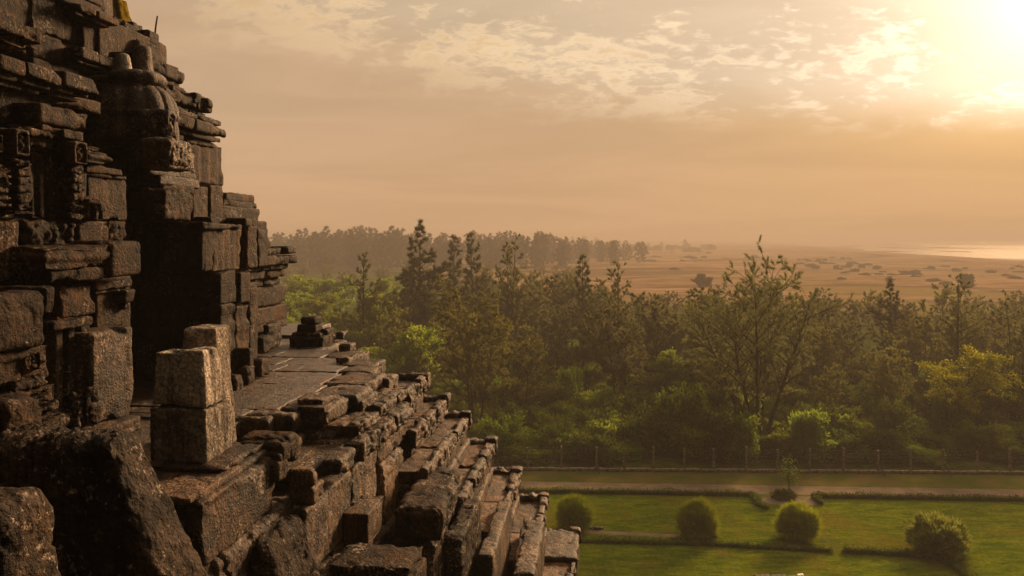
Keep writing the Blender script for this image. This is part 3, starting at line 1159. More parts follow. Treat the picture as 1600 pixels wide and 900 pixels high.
TIERS = [(-2.71, 2.20, 12.4, 11.2), (-2.45, 2.60, 12.7, 10.4), (-2.14, 2.93, 13.1, 9.85), (-1.79, 3.48, 13.5, 10.45),
         (-1.385, 4.09, 13.9, 11.0), (-0.94, 4.66, 14.3, 11.45), (-0.40, 5.45, 14.8, 9.0)]
for i, (ae, h, sf, sn) in enumerate(TIERS):
    z = H - h
    prev = TIERS[i - 1][0] if i else -3.2
    nh = (TIERS[i + 1][1] - h) if i < 6 else 4.0
    mb = MB()
    rg = random.Random(i + 40)
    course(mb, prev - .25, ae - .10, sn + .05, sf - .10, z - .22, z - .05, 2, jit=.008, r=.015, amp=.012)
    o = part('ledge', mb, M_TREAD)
    rm = MB()
    nblk = max(3, int((sf - sn) / .85))
    cuts = np.linspace(sn, sf, nblk + 1)
    cuts[1:-1] += np.array([rg.uniform(-.09, .09) for _ in range(nblk - 1)])
    for j in range(nblk):
        rbox(rm, ae - .14 - rg.uniform(0, .05), ae + rg.uniform(-.02, .012), cuts[j] + .006, cuts[j + 1] - .006, z - .22 - rg.uniform(0, .03), z + rg.uniform(-.02, .03),
             r=.04, amp=.02, chip=.07, relief=rimr(i))
    # a few worn scallops left along the top of the rim
    for j in range(int((sf - sn) / .33)):
        if rg.random() < .85:
            continue
        sj = sn + .15 + j * .33 + rg.uniform(-.08, .08)
        wj = rg.uniform(.07, .15)
        rbox(rm, ae - rg.uniform(.11, .14), ae + .005, sj - wj, sj + wj, z - .1, z + .01 + rg.uniform(0, .035), r=.04, amp=.02, chip=.06)
    # far rim and corner stone
    rbox(rm, prev - .3, ae - .05, sf - .13, sf + .02, z - .24, z + .01, r=.05, amp=.03, relief=carve(6, .05))
    rbox(rm, ae - .2, ae + .02, sf - .16, sf + .05, z - .2, z + .07, r=.05, amp=.02)
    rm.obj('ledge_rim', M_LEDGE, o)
    rs = MB()
    zb = z - nh - .05
    zt = z - .225
    if zt - zb > .25:
        zm = zb + (zt - zb) * .5
        course(rs, ae - .6, ae - .07, sn + .03, sf - .05, zm, zt, max(2, nblk // 2), r=.03)
        course(rs, ae - .6, ae - .03, sn + .06, sf - .03, zb, zm - .003, max(2, nblk // 2), r=.03)
    else:
        course(rs, ae - .6, ae - .07, sn + .03, sf - .05, zb, zt, max(2, nblk // 2), r=.03)
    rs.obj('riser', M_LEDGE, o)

# --- wall below the near terrace with its cornice
mb = MB()
AW = -2.62
course(mb, AW - .8, AW - .01, 6.9, 9.1, H - 3.1, H - 2.46, 2, jit=.012, r=.03, amp=.014)
course(mb, AW - .8, AW + .0, 6.9, 9.2, H - 3.75, H - 3.106, 3, jit=.012, r=.03, amp=.014)
course(mb, AW - .8, AW + .01, 6.4, 9.3, H - 4.6, H - 3.756, 3, jit=.012, r=.03, amp=.014)
rbox(mb, AW - .8, AW + .06, 9.2, 10.2, H - 3.5, H - 2.72, r=.07, amp=.014, chip=.08)
rbox(mb, AW - .8, AW + .02, 9.1, 10.3, H - 2.71, H - 2.40, r=.05, amp=.014)
part('wall', mb, M_LEDGE)
mb = MB()
course(mb, AW - 1.0, AW + .10, 8.3, 10.6, H - 2.44, H - 2.20, 3, jit=.025, r=.04, amp=.016, relief=rimr(4), chip=.08)
course(mb, AW - 1.0, AW + .0, 8.5, 10.8, H - 2.2, H - 2.06, 3, jit=.03, r=.04, amp=.016, relief=rimr(5), chip=.08)
B(mb, 448, 490, 500, 736, 762, 6.9, **KS)
B(mb, 452, 490, 508, 763, 792, 6.92, **KS)
B(mb, 500, 533, 558, 719, 750, 7.5, **KS)
rbox(mb, -3.9, -2.75, 7.3, 8.7, H - 2.36, H - 2.24, r=.02, amp=.01)
part('cornice', mb, M_LEDGE)
mb = MB()
B(mb, 534, 575, 601, 804, 862, 7.9, r=.015, amp=.006)
part('buttress', mb, M_LEDGE, label='upright slab casting a shadow on the wall below the terrace')
mb = MB()
rbox(mb, AW - .3, AW + .14, 8.4, 9.6, H - 3.62, H - 3.42, r=.03)
rbox(mb, -3.4, -2.3, 8.0, 8.6, H - 4.4, H - 3.72, r=.03)
part('wall_base', mb, M_LEDGE)
mb = MB()
B(mb, 612, 690, 718, 796, 850, 8.7, r=.10, amp=.022, chip=.08)
B(mb, 640, 700, 720, 764, 800, 9.5, r=.08, amp=.022)
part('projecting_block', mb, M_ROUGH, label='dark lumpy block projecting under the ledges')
mb = MB()
B(mb, 616, 680, 702, 850, 980, 8.75, r=.06, amp=.022)
B(mb, 690, 722, 752, 842, 980, 9.2, r=.09, amp=.025)
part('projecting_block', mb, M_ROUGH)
mb = MB()
B(mb, 745, 770, 800, 868, 980, 9.9, r=.03)
B(mb, 800, 815, 832, 874, 980, 10.9, r=.04)
B(mb, 800, 835, 852, 896, 980, 10.4, r=.04)
part('buttress', mb, M_LEDGE)
mb = MB()
rbox(mb, -1.3, -.40, 13.45, 14.72, H - 5.85, H - 5.42, r=.04, amp=.02)
rbox(mb, -1.3, -.43, 12.2, 13.43, H - 5.95, H - 5.52, r=.04, amp=.02)
part('ledge', mb, M_LEDGE, label='lowest pale broken slab of the stepped ledges')
mb = MB()
B(mb, 512, 640, 662, 888, 908, 6.6, r=.02)
B(mb, 490, 646, 668, 909, 990, 6.55, r=.03)
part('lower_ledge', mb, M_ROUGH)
# plinth carrying the upright stub, and the lumpy masonry below it
mb = MB()
rbox(mb, -4.3, -2.80, 5.35, 6.62, H - 2.36, H - 1.88, r=.03, amp=.009, chip=.05)
rbox(mb, -4.3, -2.86, 5.30, 6.7, H - 1.89, H - 1.83, r=.015, amp=.006, chip=.03)
rbox(mb, -3.5, -2.90, 5.85, 6.62, H - 1.835, H - 1.785, r=.02, amp=.008)
rbox(mb, -4.3, -2.76, 5.5, 7.0, H - 2.8, H - 2.36, r=.06, amp=.03)
part('plinth', mb, M_LEDGE)
mb = MB()
rbox(mb, -4.2, -2.78, 4.3, 5.6, H - 2.75, H - 2.36, r=.08, amp=.025)
rbox(mb, -4.2, -2.62, 4.4, 6.3, H - 3.2, H - 2.75, r=.12, amp=.03)
rbox(mb, -3.3, -2.5, 5.9, 6.9, H - 3.0, H - 2.42, r=.15, amp=.03, taper=.25)
rbox(mb, -4.2, -2.42, 4.8, 7.2, H - 4.6, H - 3.0, r=.12, amp=.03)
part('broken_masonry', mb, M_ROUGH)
mb = MB()
# curled scroll stone behind the plinth
th = np.linspace(.25, 1.75 * math.pi, 26)
for (aa, bb) in ((-3.15, -2.72),):
    rr = [(.115, .115)]
    for k_ in range(7):
        t_ = -.5 + k_ * .36
        yy, zz_ = 6.78 + .2 * math.cos(t_ + 1.2), H - 2.06 + .22 * math.sin(t_ + 1.2)
        rbox(mb, aa, bb, yy - .1, yy + .1, zz_ - .1, zz_ + .1, r=.09, amp=.015, chip=.02)
part('scroll', mb)

# ================================================================== LOOSE STONES on the temple
def stone(name, mb, mat, org, label, cat='stone'):
    o = mb.obj(name, mat, None, origin=org)
    return tag(o, label, cat)


def wpt(a, s, z):
    return tuple(W(np.array([a, s, z])))


a0, _ = px(232, 700, 5.95)
a1, _ = px(322, 700, 5.95)
st = thing('stone_stub', wpt((a0 + a1) / 2, 6.2, H - 1.785), 'pale speckled upright stone stub of two blocks standing on the plinth before the doorway', 'stone')
mb = MB()
zt = px(322, 640, 5.95)[1]
rbox(mb, a0, a1, 5.95, 6.42, H - 1.785, zt, r=.022, amp=.008, chip=.03, taper_s=.08, shear_s=-.015)
mb.obj('lower_block', M_PALE, st)
mb = MB()


def slope_top(p, N, w_):
    # worn sloping top, lower towards the left
    return np.where(N[:, 2] > .3, -.085 * np.clip(-p[:, 0] + .3, 0, 1.3) ** 1.5, 0)


rbox(mb, a0 + .005, a1 - .004, 5.96, 6.41, zt + .004, px(322, 548, 5.95)[1], r=.03, amp=.008, chip=.035, taper=.15, taper_s=.5, shear_s=-.10, relief=slope_top)
mb.obj('upper_block', M_PALE, st)

mb = MB()
b0, _ = px(272, 600, 6.75)
b1, _ = px(336, 600, 6.75)
rbox(mb, b0 - .02, b1 + .03, 6.75, 7.15, H - 1.93, px(330, 514, 6.75)[1], r=.03, amp=.008, chip=.03, taper=.24, taper_s=.3)
stone('stone_stub', mb, M_PALE, wpt((b0 + b1) / 2, 6.95, H - 1.93), 'narrow tapering stone stub half hidden behind the larger pale stub')

mb = MB()
rbox(mb, -3.0, -1.66, 3.14, 3.47, H - 1.75, H - .87, r=.14, amp=.026, chip=.05, taper=.58, taper_s=.25, shear=-.05, freq=3.4)
stone('boulder', mb, M_ROUGH, wpt(-2.37, 3.2, H - 1.75), 'big black tapered stone with pale flecks and a flat sloping top, lower left')
mb = MB()
rbox(mb, -2.3, -1.60, 2.0, 2.28, H - 1.35, H - .755, r=.12, amp=.012, freq=4.0, taper=.06, shear=-.03)
stone('boulder', mb, M_ROUGH, wpt(-1.9, 2.1, H - 1.35), 'brown rounded stone with pale blotches cut by the lower left corner')
mb = MB()
rbox(mb, px(-60, 650, 3.6)[0], px(9, 650, 3.6)[0], 3.6, 3.9, H - 1.75, px(5, 630, 3.6)[1], r=.05, amp=.02)
stone('stone_post', mb, M_STONE, wpt(px(-20, 650, 3.6)[0], 3.75, H - 1.75), 'thin sliver of upright stone at the far left edge above the boulders')
# floor that carries the boulders
mb = MB()
rbox(mb, -4.4, -1.85, 1.2, 3.7, H - 2.05, H - 1.75, r=.06, amp=.03, cell=.05)
rbox(mb, -4.4, -1.75, 1.0, 2.6, H - 1.80, H - 1.35, r=.06, amp=.03, cell=.05)
rbox(mb, -4.4, -1.9, 1.0, 3.8, H - 6, H - 2.05, r=.1, amp=.05, cell=.08)
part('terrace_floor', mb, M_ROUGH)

ped = MB()
B(ped, 450, 505, 522, 527, 546, 13.2, r=.02)
B(ped, 453, 502, 518, 520, 528, 13.25, r=.02, taper=.1)
B(ped, 464, 493, 505, 508, 520, 13.35, r=.02)
B(ped, 467, 492, 503, 496, 508, 13.3, r=.03)
B(ped, 500, 512, 522, 514, 538, 13.5, r=.04)
pa, _ = px(478, 540, 13.5)
stone('stone_pedestal', ped, M_STONE, wpt(pa, 13.7, TZ), 'stepped dark pedestal standing alone on the far end of terrace', 'pedestal')

mb = MB()
ya, yz_ = px(178, 16, 12.4)
rbox(mb, px(167, 16, 12.3)[0], px(181, 16, 12.3)[0], 12.3, 12.6, px(180, 30, 12.3)[1], px(180, -14, 12.3)[1], r=.07, amp=.015, taper=.3, shear=-.12)
rbox(mb, px(176, 16, 12.35)[0], px(190, 16, 12.35)[0], 12.35, 12.75, px(180, 35, 12.35)[1], px(180, -8, 12.35)[1], r=.06, amp=.015, taper=.25, shear=-.09)
M_YEL = simple_mat('yellow_lichen', (0.035, 0.024, 0.004), (0.12, 0.078, 0.008), 9.0, 0.9, 0.5)
stone('carved_stone', mb, M_YEL, wpt(ya, 12.5, px(180, 35, 12.3)[1]), 'mustard yellow rounded stone at the very top edge of the temple')


def tube(mb, pts, radii, seg=6):
    pts = np.asarray(pts, float)
    k = len(pts)
    T = np.gradient(pts, axis=0)
    T /= np.maximum(np.linalg.norm(T, axis=1), 1e-9)[:, None]
    ref = np.where(np.abs(T[:, 2:3]) > .9, np.array([[1., 0, 0]]), np.array([[0, 0, 1.]]))
    U = np.cross(T, ref)
    U /= np.maximum(np.linalg.norm(U, axis=1), 1e-9)[:, None]
    Vv = np.cross(T, U)
    th = np.linspace(0, 2 * math.pi, seg, endpoint=False)
    R = np.asarray(radii, float)
    P = pts[:, None, :] + R[:, None, None] * (np.cos(th)[None, :, None] * U[:, None, :] + np.sin(th)[None, :, None] * Vv[:, None, :])
    kk = np.arange(k * seg).reshape(k, seg)
    q = np.stack([kk[:-1], kk[1:], np.roll(kk[1:], -1, 1), np.roll(kk[:-1], -1, 1)], -1).reshape(-1, 4)
    mb.add(P.reshape(-1, 3), q)


M_IRON = simple_mat('rusty_iron', (0.03, 0.02, 0.015), (0.07, 0.04, 0.025), 20, 0.7, 0.2, 0.6)
mb = MB()
r0 = px(241, 58, 11.9)
r1 = px(246, 25, 11.9)
tube(mb, [wpt(r0[0], 11.9, r0[1] - .1), wpt((r0[0] + r1[0]) / 2, 11.9, (r0[1] + r1[1]) / 2), wpt(r1[0], 11.9, r1[1])], [.017, .015, .013], 8)
tag(mb.obj('iron_rod', M_IRON, None, origin=wpt(r0[0], 11.9, r0[1] - .1)), 'thin dark iron rod sticking up from a roof knob at the temple top', 'rod')

# ================================================================== VEGETATION
def norm(v):
    return v / np.maximum(np.linalg.norm(v, axis=-1, keepdims=True), 1e-9)


def leaves(mb, P, D, length, width, rng, tri=True):
    """thin leaf faces at P pointing along D"""
    n_ = len(P)
    D = norm(D)
    S = norm(np.cross(D, norm(rng.normal(size=(n_, 3)))))
    L = np.asarray(length).reshape(-1, 1)
    Wd = np.asarray(width).reshape(-1, 1)
    if tri:
        V = np.stack([P - S * Wd, P + S * Wd, P + D * L], 1).reshape(-1, 3)
        mb.add(V, None, np.arange(n_ * 3).reshape(-1, 3))
    else:
        V = np.stack([P, P + D * L * .45 + S * Wd, P + D * L, P + D * L * .45 - S * Wd], 1).reshape(-1, 3)
        mb.add(V, np.arange(n_ * 4).reshape(-1, 4))


def skeleton(rng, Ht, spread, nprim=22, stems=1, clear=0.25, up=0.7, wig=0.03, prof=None, vase=0.18, nsec=7, rad0=None, lean=(0, 0)):
    """trunk and limbs; returns branch polylines and twig points"""
    br, tw_p, tw_d = [], [], []
    rad0 = rad0 or Ht * .011
    prof = prof or (lambda t: (1 - t) ** .75 * .95 + .12)
    for st_ in range(stems):
        az = st_ * 2 * math.pi / stems + rng.uniform(-.5, .5)
        k = 12
        t = np.linspace(0, 1, k)
        top = Ht * (1.0 if st_ == 0 else rng.uniform(.72, .95))
        off = vase * Ht * (t ** .8) * (0 if stems == 1 else rng.uniform(.6, 1.2))
        X = off * math.cos(az) + np.cumsum(rng.normal(0, wig * Ht / k, k)) * (t > .05) + lean[0] * Ht * t ** 1.3
        Y = off * math.sin(az) + np.cumsum(rng.normal(0, wig * Ht / k, k)) * (t > .05) + lean[1] * Ht * t ** 1.3
        pts = np.c_[X, Y, top * t]
        rr = rad0 * (1 if stems == 1 else .75) * (1 - t) ** .8 + .012
        br.append((pts, rr, 7))
        npn = nprim if stems == 1 else max(6, int(nprim * 1.3 / stems))
        for i in range(npn):
            tt = clear + (1 - clear) * ((i + rng.uniform(0, .9)) / npn)
            tt = min(tt, .985)
            j = tt * (k - 1)
            j0 = min(int(j), k - 2)
            p0 = pts[j0] + (pts[j0 + 1] - pts[j0]) * (j - j0)
            a = i * 2.399 + rng.uniform(-.5, .5) + st_
            Ln = spread * prof((tt - clear) / (1 - clear)) * rng.uniform(.5, 1.25)
            el = up + rng.uniform(-.25, .3)
            d0 = np.array([math.cos(a) * math.cos(el), math.sin(a) * math.cos(el), math.sin(el)])
            m_ = 7
            q = np.linspace(0, 1, m_)
            bend = rng.normal(0, .12, 3) * Ln
            b = p0 + np.outer(q * Ln, d0) + np.outer(q ** 2, bend)
            r1_ = np.interp(tt, t, rr) * .5
            br.append((b, r1_ * (1 - q) ** .8 + .008, 4))
            ns_ = max(2, int(nsec * min(1.25, Ln / (.62 * spread))))
            for s_ in range(ns_):
                qq = .25 + .75 * (s_ + rng.uniform(0, 1)) / ns_
                jj = min(int(qq * (m_ - 1)), m_ - 2)
                c_ = b[jj] + (b[jj + 1] - b[jj]) * (qq * (m_ - 1) - jj)
                d2 = norm(d0 * .7 + rng.normal(0, .55, 3) + np.array([0, 0, .22]))
                L2 = Ln * .34 * (1.15 - .5 * qq) * rng.uniform(.6, 1.3)
                q2 = np.linspace(0, 1, 5)
                e = c_ + np.outer(q2 * L2, d2) + np.outer(q2 ** 2, [0, 0, -.1 * L2])
                br.append((e, (.35 * r1_ * (1 - qq * .6)) * (1 - q2) + .005, 3))
                for f in (.3, .5, .7, .85, 1.0):
                    tw_p.append(c_ + d2 * L2 * f + np.array([0, 0, -.1 * L2 * f * f]))
                    tw_d.append(d2)
            tw_p.append(b[-1])
            tw_d.append(d0)
        tw_p.append(pts[-1])
        tw_d.append(np.array([0, 0, 1.0]))
    return br, np.array(tw_p), np.array(tw_d)


HIDE = []


def make_tree(name, label, cat, rng, kind, leafm, Ht, spread, dens=10, leaf=(.5, .04), group=None, **kw):
    br, tp, td = skeleton(rng, Ht, spread, **kw)
    root = thing(name, (0, 0, 0), label, cat, group)
    mb = MB()
    for (pts, rr, seg) in br:
        tube(mb, pts, rr, seg)
    mb.obj('trunk', M_BARK, root)
    mb = MB()
    n_ = len(tp)
    P = np.repeat(tp, dens, 0)
    D = np.repeat(td, dens, 0)
    if kind == 'needle':
        P = P + rng.normal(0, .05, P.shape)
        D = norm(D * .95 + rng.normal(0, .50, D.shape) + np.array([0, 0, .18]))
        leaves(mb, P, D, leaf[0] * rng.uniform(.5, 1.3, len(P)), leaf[1] * rng.uniform(.6, 1.3, len(P)), rng)
    else:
        P = P + rng.normal(0, 1, P.shape) * np.array([.34, .34, .17]) * kw.get('clump', 1.0)
        D = norm(rng.normal(0, 1, D.shape) + np.array([0, 0, -.25]))
        leaves(mb, P, D, leaf[0] * rng.uniform(.6, 1.3, len(P)), leaf[1] * rng.uniform(.6, 1.3, len(P)), rng, tri=False)
    mb.obj('crown', leafm, root, smooth=False)
    root['_h'] = float(np.percentile(P[:, 2], 99.8)) + .3
    return root


R = np.random.default_rng
conic = lambda t: (1 - t) ** .8 * .9 + .10
column = lambda t: (.45 + .55 * max(0, math.sin(min(1, t * 1.15 + .1) * math.pi)) ** .7) * (1 - .82 * t ** 2)
round_ = lambda t: max(.18, math.sin(math.pi * min(.98, .18 + t * .78)))
openp = lambda t: .55 + .45 * math.sin(math.pi * min(1, t + .1))

G1 = 'trees of the grove behind the fence'
TREES = {}


def at_tree(u, Y, vtop):
    """world foot and height of a tree whose tip shows at pixel (u, vtop)"""
    return ((u - 800) / F * Y, Y, -.05), H - (vtop - VH) / F * Y


def plant(proto, u, Y, vtop, rot, label=None, group=None):
    loc, h = at_tree(u, Y, vtop)
    s = h / proto['_h']
    if proto.name in USED:
        r = copy_tree(proto, loc, rot, s, label, group)
    else:
        USED.add(proto.name)
        proto.location = loc
        proto.rotation_euler = (0, 0, rot)
        proto.scale = (s, s, s)
        if label:
            proto['label'] = label
        if group:
            proto['group'] = group
        r = proto
    return r


USED = set()
# hand-placed trees that one can point to
p_dark = make_tree('casuarina_tree', 'x', 'tree', R(1), 'needle', L_DARK, 20, 4.8, 15, (.6, .045), nprim=46, clear=.14, up=.55, prof=column, nsec=9)
plant(p_dark, 655, 105, 344, 0.3, 'tallest and darkest dense tree of the grove rising above the horizon', G1)
p_thin = make_tree('casuarina_tree', 'x', 'tree', R(2), 'needle', L_CASU, 16.3, 4.2, 9, (.40, .03), nprim=30, clear=.3, up=.75, prof=conic, nsec=7)
plant(p_thin, 568, 95, 391, 1.0, 'slim see-through tree standing left of the tallest dark tree', G1)
p_spire = make_tree('casuarina_tree', 'x', 'tree', R(3), 'needle', L_DARK, 18, 3.4, 8, (.5, .04), nprim=40, clear=.2, up=.75, prof=conic, nsec=7)
plant(p_spire, 736, 112, 362, 2.0, 'narrow dark spire of a tree just right of the tallest tree', G1)
plant(p_spire, 708, 118, 366, 4.1, 'slender dark spire squeezed beside the tallest tree crown', G1)
p_multi = make_tree('casuarina_tree', 'x', 'tree', R(4), 'needle', L_CASU, 18, 4.0, 9, (.42, .032), nprim=46, stems=3, vase=.10, clear=.35, up=.8, prof=conic, nsec=7)
plant(p_multi, 795, 104, 364, .6, 'tall tree with three thin open spires against the far wood', G1)
p_pale = make_tree('feathery_tree', 'x', 'tree', R(5), 'needle', L_OLIVE, 14.3, 5.8, 15, (.36, .034), nprim=40, stems=3, vase=.14, clear=.28, up=.62, prof=round_, nsec=9)
plant(p_pale, 742, 70, 432, 2.2, 'broad olive-green feathery tree on a dark trunk right of the ledges', G1)
p_big = make_tree('casuarina_tree', 'x', 'tree', R(6), 'needle', L_CASU, 17.4, 5.4, 13, (.36, .026), nprim=84, stems=5, vase=.30, clear=.3, up=.8, prof=openp, nsec=7, rad0=.30)
plant(p_big, 1186, 67.5, 382, .9, 'large open vase-shaped tree with several dark stems near the fence', G1)
plant(p_spire, 911, 96, 397, 1.3, 'small dark pointed treetop left of the twin brown spires', G1)
plant(p_thin, 966, 90, 405, 2.6, 'brownish thin pointed tree at the centre of the grove', G1)
p_brown = make_tree('feathery_tree', 'x', 'tree', R(7), 'needle', L_CASU, 14, 5.0, 15, (.42, .04), nprim=40, stems=2, vase=.16, clear=.3, up=.7, prof=round_, nsec=8)
plant(p_brown, 966, 76, 470, 4.0, 'brown feathery tree with two forked dark trunks in mid grove', G1)
plant(p_dark, 1392, 98, 436, 2.9, 'bushy dark tree with two tips below the beach', G1)
plant(p_thin, 1497, 84, 424, 5.0, 'thin straight spire with sparse side twigs towards the right edge', G1)
plant(p_multi, 1592, 76, 452, 2.4, 'arching sparse tree cut off by the right edge of the frame', G1)
plant(p_thin, 870, 92, 500, 3.3, 'small forked tree standing in the green clearing', G1)
p_yel = make_tree('yellow_leaved_tree', 'x', 'tree', R(8), 'leaf', L_YELLOW, 9.5, 5.0, 10, (.26, .10), nprim=22, clear=.35, up=.35, prof=round_, nsec=7, lean=(.55, .0), wig=.05, rad0=.17)
plant(p_yel, 1470, 70, 540, 0.0, 'leaning tree with bright yellow-green leaf sprays at right edge', G1)
p_yel['group'] = G1

# fill of the grove
p_f = [make_tree('feathery_tree', 'x', 'tree', R(20 + i), 'needle', lm, 12, sp_, dn, (.45, .045), nprim=np_, stems=st2, vase=.14, clear=cl_, up=.65, prof=pf, nsec=8)
       for i, (lm, sp_, dn, np_, st2, cl_, pf) in enumerate([(L_CASU, 4.6, 12, 36, 2, .2, round_), (L_OLIVE, 4.2, 11, 34, 1, .2, openp), (L_OLIVE, 4.4, 12, 36, 2, .2, openp), (L_CASU, 4.4, 12, 36, 3, .2, round_)])]
LAB_F = ['soft brown-green feathery tree among the crowded middle of the grove', 'olive feathery tree with loose crown among the crowded grove',
         'wide olive tree with upswept branches among the crowded grove', 'dull brown-green tree filling the grove between its taller neighbours']
rg = random.Random(11)
cnt = 0
spots = []
tries = 0
while cnt < 92 and tries < 8000:
    tries += 1
    Y = rg.choice([rg.uniform(72, 92), rg.uniform(88, 118), rg.uniform(110, 150)])
    u = rg.uniform(610, 1680)
    x = (u - 800) / F * Y
    if 830 < u < 1010 and Y < 92:
        continue
    if any((x - a) ** 2 + (Y - b) ** 2 < 4.3 ** 2 for a, b in spots):
        continue
    hh = rg.uniform(8.0, 12.2) + (1.5 if u < 900 and Y > 90 else 0) - (2.0 if Y < 85 else 0)
    if u > 1000 and Y > 100:
        hh -= 1.5
    spots.append((x, Y))
    vt = VH + (H - hh) * F / Y
    i = rg.randrange(4)
    plant(p_f[i], u, Y, vt, rg.uniform(0, 6.28), LAB_F[i], G1)
    cnt += 1

# hazy woodland between the grove and the far wood
spots = []
cnt = tries = 0
while cnt < 38 and tries < 4000:
    tries += 1
    Y = rg.uniform(150, 330)
    u = rg.uniform(420, 905)
    x = (u - 800) / F * Y
    if any((x - a) ** 2 + (Y - b) ** 2 < 9.0 ** 2 for a, b in spots):
        continue
    spots.append((x, Y))
    hh = rg.uniform(6.5, 10.0)
    i = rg.randrange(4)
    plant(p_f[i], u, Y, VH + (H - hh) * F / Y, rg.uniform(0, 6.28), 'hazy rounded tree on the misty meadow between the grove and the far wood', 'trees on the misty meadow')
    cnt += 1

# light green broadleaf canopy at the left
p_b = [make_tree('broadleaf_tree', 'x', 'tree', R(40 + i), 'leaf', lm, 9, 4.2, 13, (.30, .12), nprim=24, clear=.25, up=.5, prof=round_, nsec=8, wig=.05)
       for i, lm in enumerate([L_LIGHT, L_GREEN, L_LIGHT])]
LAB_B = ['light green round-crowned tree in the leafy canopy beside the temple corner', 'mid green leafy tree in the canopy beside the temple corner', 'bright yellow-green leafy tree in the canopy beside the temple corner']
G2 = 'leafy trees beside the temple corner'
spots = []
cnt = tries = 0
while cnt < 34 and tries < 4000:
    tries += 1
    Y = rg.uniform(66, 165)
    u = rg.uniform(330, 640 if Y < 95 else 600)
    x = (u - 800) / F * Y
    if any((x - a) ** 2 + (Y - b) ** 2 < 4.6 ** 2 for a, b in spots):
        continue
    hh = min(rg.uniform(6.0, 9.0) + (Y - 66) * .03, 10.5)
    spots.append((x, Y))
    i = rg.randrange(3)
    plant(p_b[i], u, Y, VH + (H - hh) * F / Y, rg.uniform(0, 6.28), LAB_B[i], G2)
    cnt += 1
plant(p_b[2], 1042, 82, 542, 1.0, 'single bright lime leafy crown poking out mid grove', G1)


# bushes
def make_bush(name, rng, leafm, rx, rz, n_, leaf, label='x', cat='bush', spiky=0.0, stems=7, lump=.35):
    root = thing(name, (0, 0, 0), label, cat)
    mb = MB()
    for i in range(stems):
        a = rng.uniform(0, 6.28)
        e = np.array([math.cos(a) * rx * .5, math.sin(a) * rx * .5, rz * rng.uniform(.8, 1.3)])
        q = np.linspace(0, 1, 5)[:, None]
        tube(mb, q * e + np.c_[np.zeros((5, 2)), .1 * np.sin(q[:, 0] * 3)], .03 * (1 - q[:, 0] * .7), 4)
    mb.obj('stem', M_BARK, root)
    mb = MB()
    d = norm(rng.normal(size=(n_, 3)))
    d[:, 2] = np.where(d[:, 2] < -.55, -d[:, 2], d[:, 2])
    lum = 1 + lump * fbm(d * 1.0 + rng.uniform(0, 50), 2.2, 3, 8)
    rr = rng.uniform(.25, 1, n_) ** .45 * lum
    P = d * rr[:, None] * np.array([rx, rx, rz]) + np.array([0, 0, rz * .78])
    P[:, 2] = np.maximum(P[:, 2], .03)
    D = norm(d * (.5 + spiky) + rng.normal(0, .6, d.shape) + np.array([0, 0, .25 + spiky * .6]))
    leaves(mb, P, D, leaf[0] * rng.uniform(.5, 1.3, n_), leaf[1] * rng.uniform(.6, 1.3, n_), rng, tri=spiky > .3)
    mb.obj('foliage', leafm, root, smooth=False)
    root['_h'] = rz * 1.8
    return root


def put(proto, loc, rot, sc, label, group=None):
    if proto.name in USED:
        return copy_tree(proto, loc, rot, sc, label, group)
    USED.add(proto.name)
    proto.location = loc
    proto.rotation_euler = (0, 0, rot)
    proto.scale = (sc, sc, sc) if not isinstance(sc, tuple) else sc
    proto['label'] = label
    if group:
        proto['group'] = group
    return proto


p_u = [make_bush('bush', R(60 + i), lm, rx, rz, n_, lf, lump=.62, spiky=.15) for i, (lm, rx, rz, n_, lf) in enumerate([
    (L_GREEN, 1.9, 1.0, 4600, (.26, .08)), (L_LIGHT, 2.3, .9, 5000, (.24, .08)), (L_HEDGE, 1.7, 1.4, 4600, (.26, .08)), (L_GREEN, 1.3, 1.7, 3800, (.34, .06))])]
LAB_U = ['mid green bush in the undergrowth behind the fence', 'low light green bush in the undergrowth behind the fence', 'dark green bush in the undergrowth behind the fence',
         'upright green bush in the undergrowth behind the fence']
G3 = 'undergrowth bushes behind the fence'
spots = []
cnt = tries = 0
while cnt < 205 and tries < 9000:
    tries += 1
    Y = 63.6 + abs(rg.gauss(0, 11))
    u = rg.uniform(640, 1660)
    if cnt >= 150:
        Y, u = rg.uniform(72, 118), rg.uniform(760, 1080)
    if Y > 118:
        continue
    x = (u - 800) / F * Y
    if any((x - a) ** 2 + (Y - b) ** 2 < 1.9 ** 2 for a, b in spots):
        continue
    spots.append((x, Y))
    i = rg.choice([0, 0, 1, 1, 2, 3]) if u < 1050 else rg.choice([0, 2, 2, 3, 0])
    put(p_u[i], (x, Y, -.05), rg.uniform(0, 6.28), (rg.uniform(.7, 1.4), rg.uniform(.7, 1.4), rg.uniform(.6, 1.5)), LAB_U[i], G3)
    cnt += 1

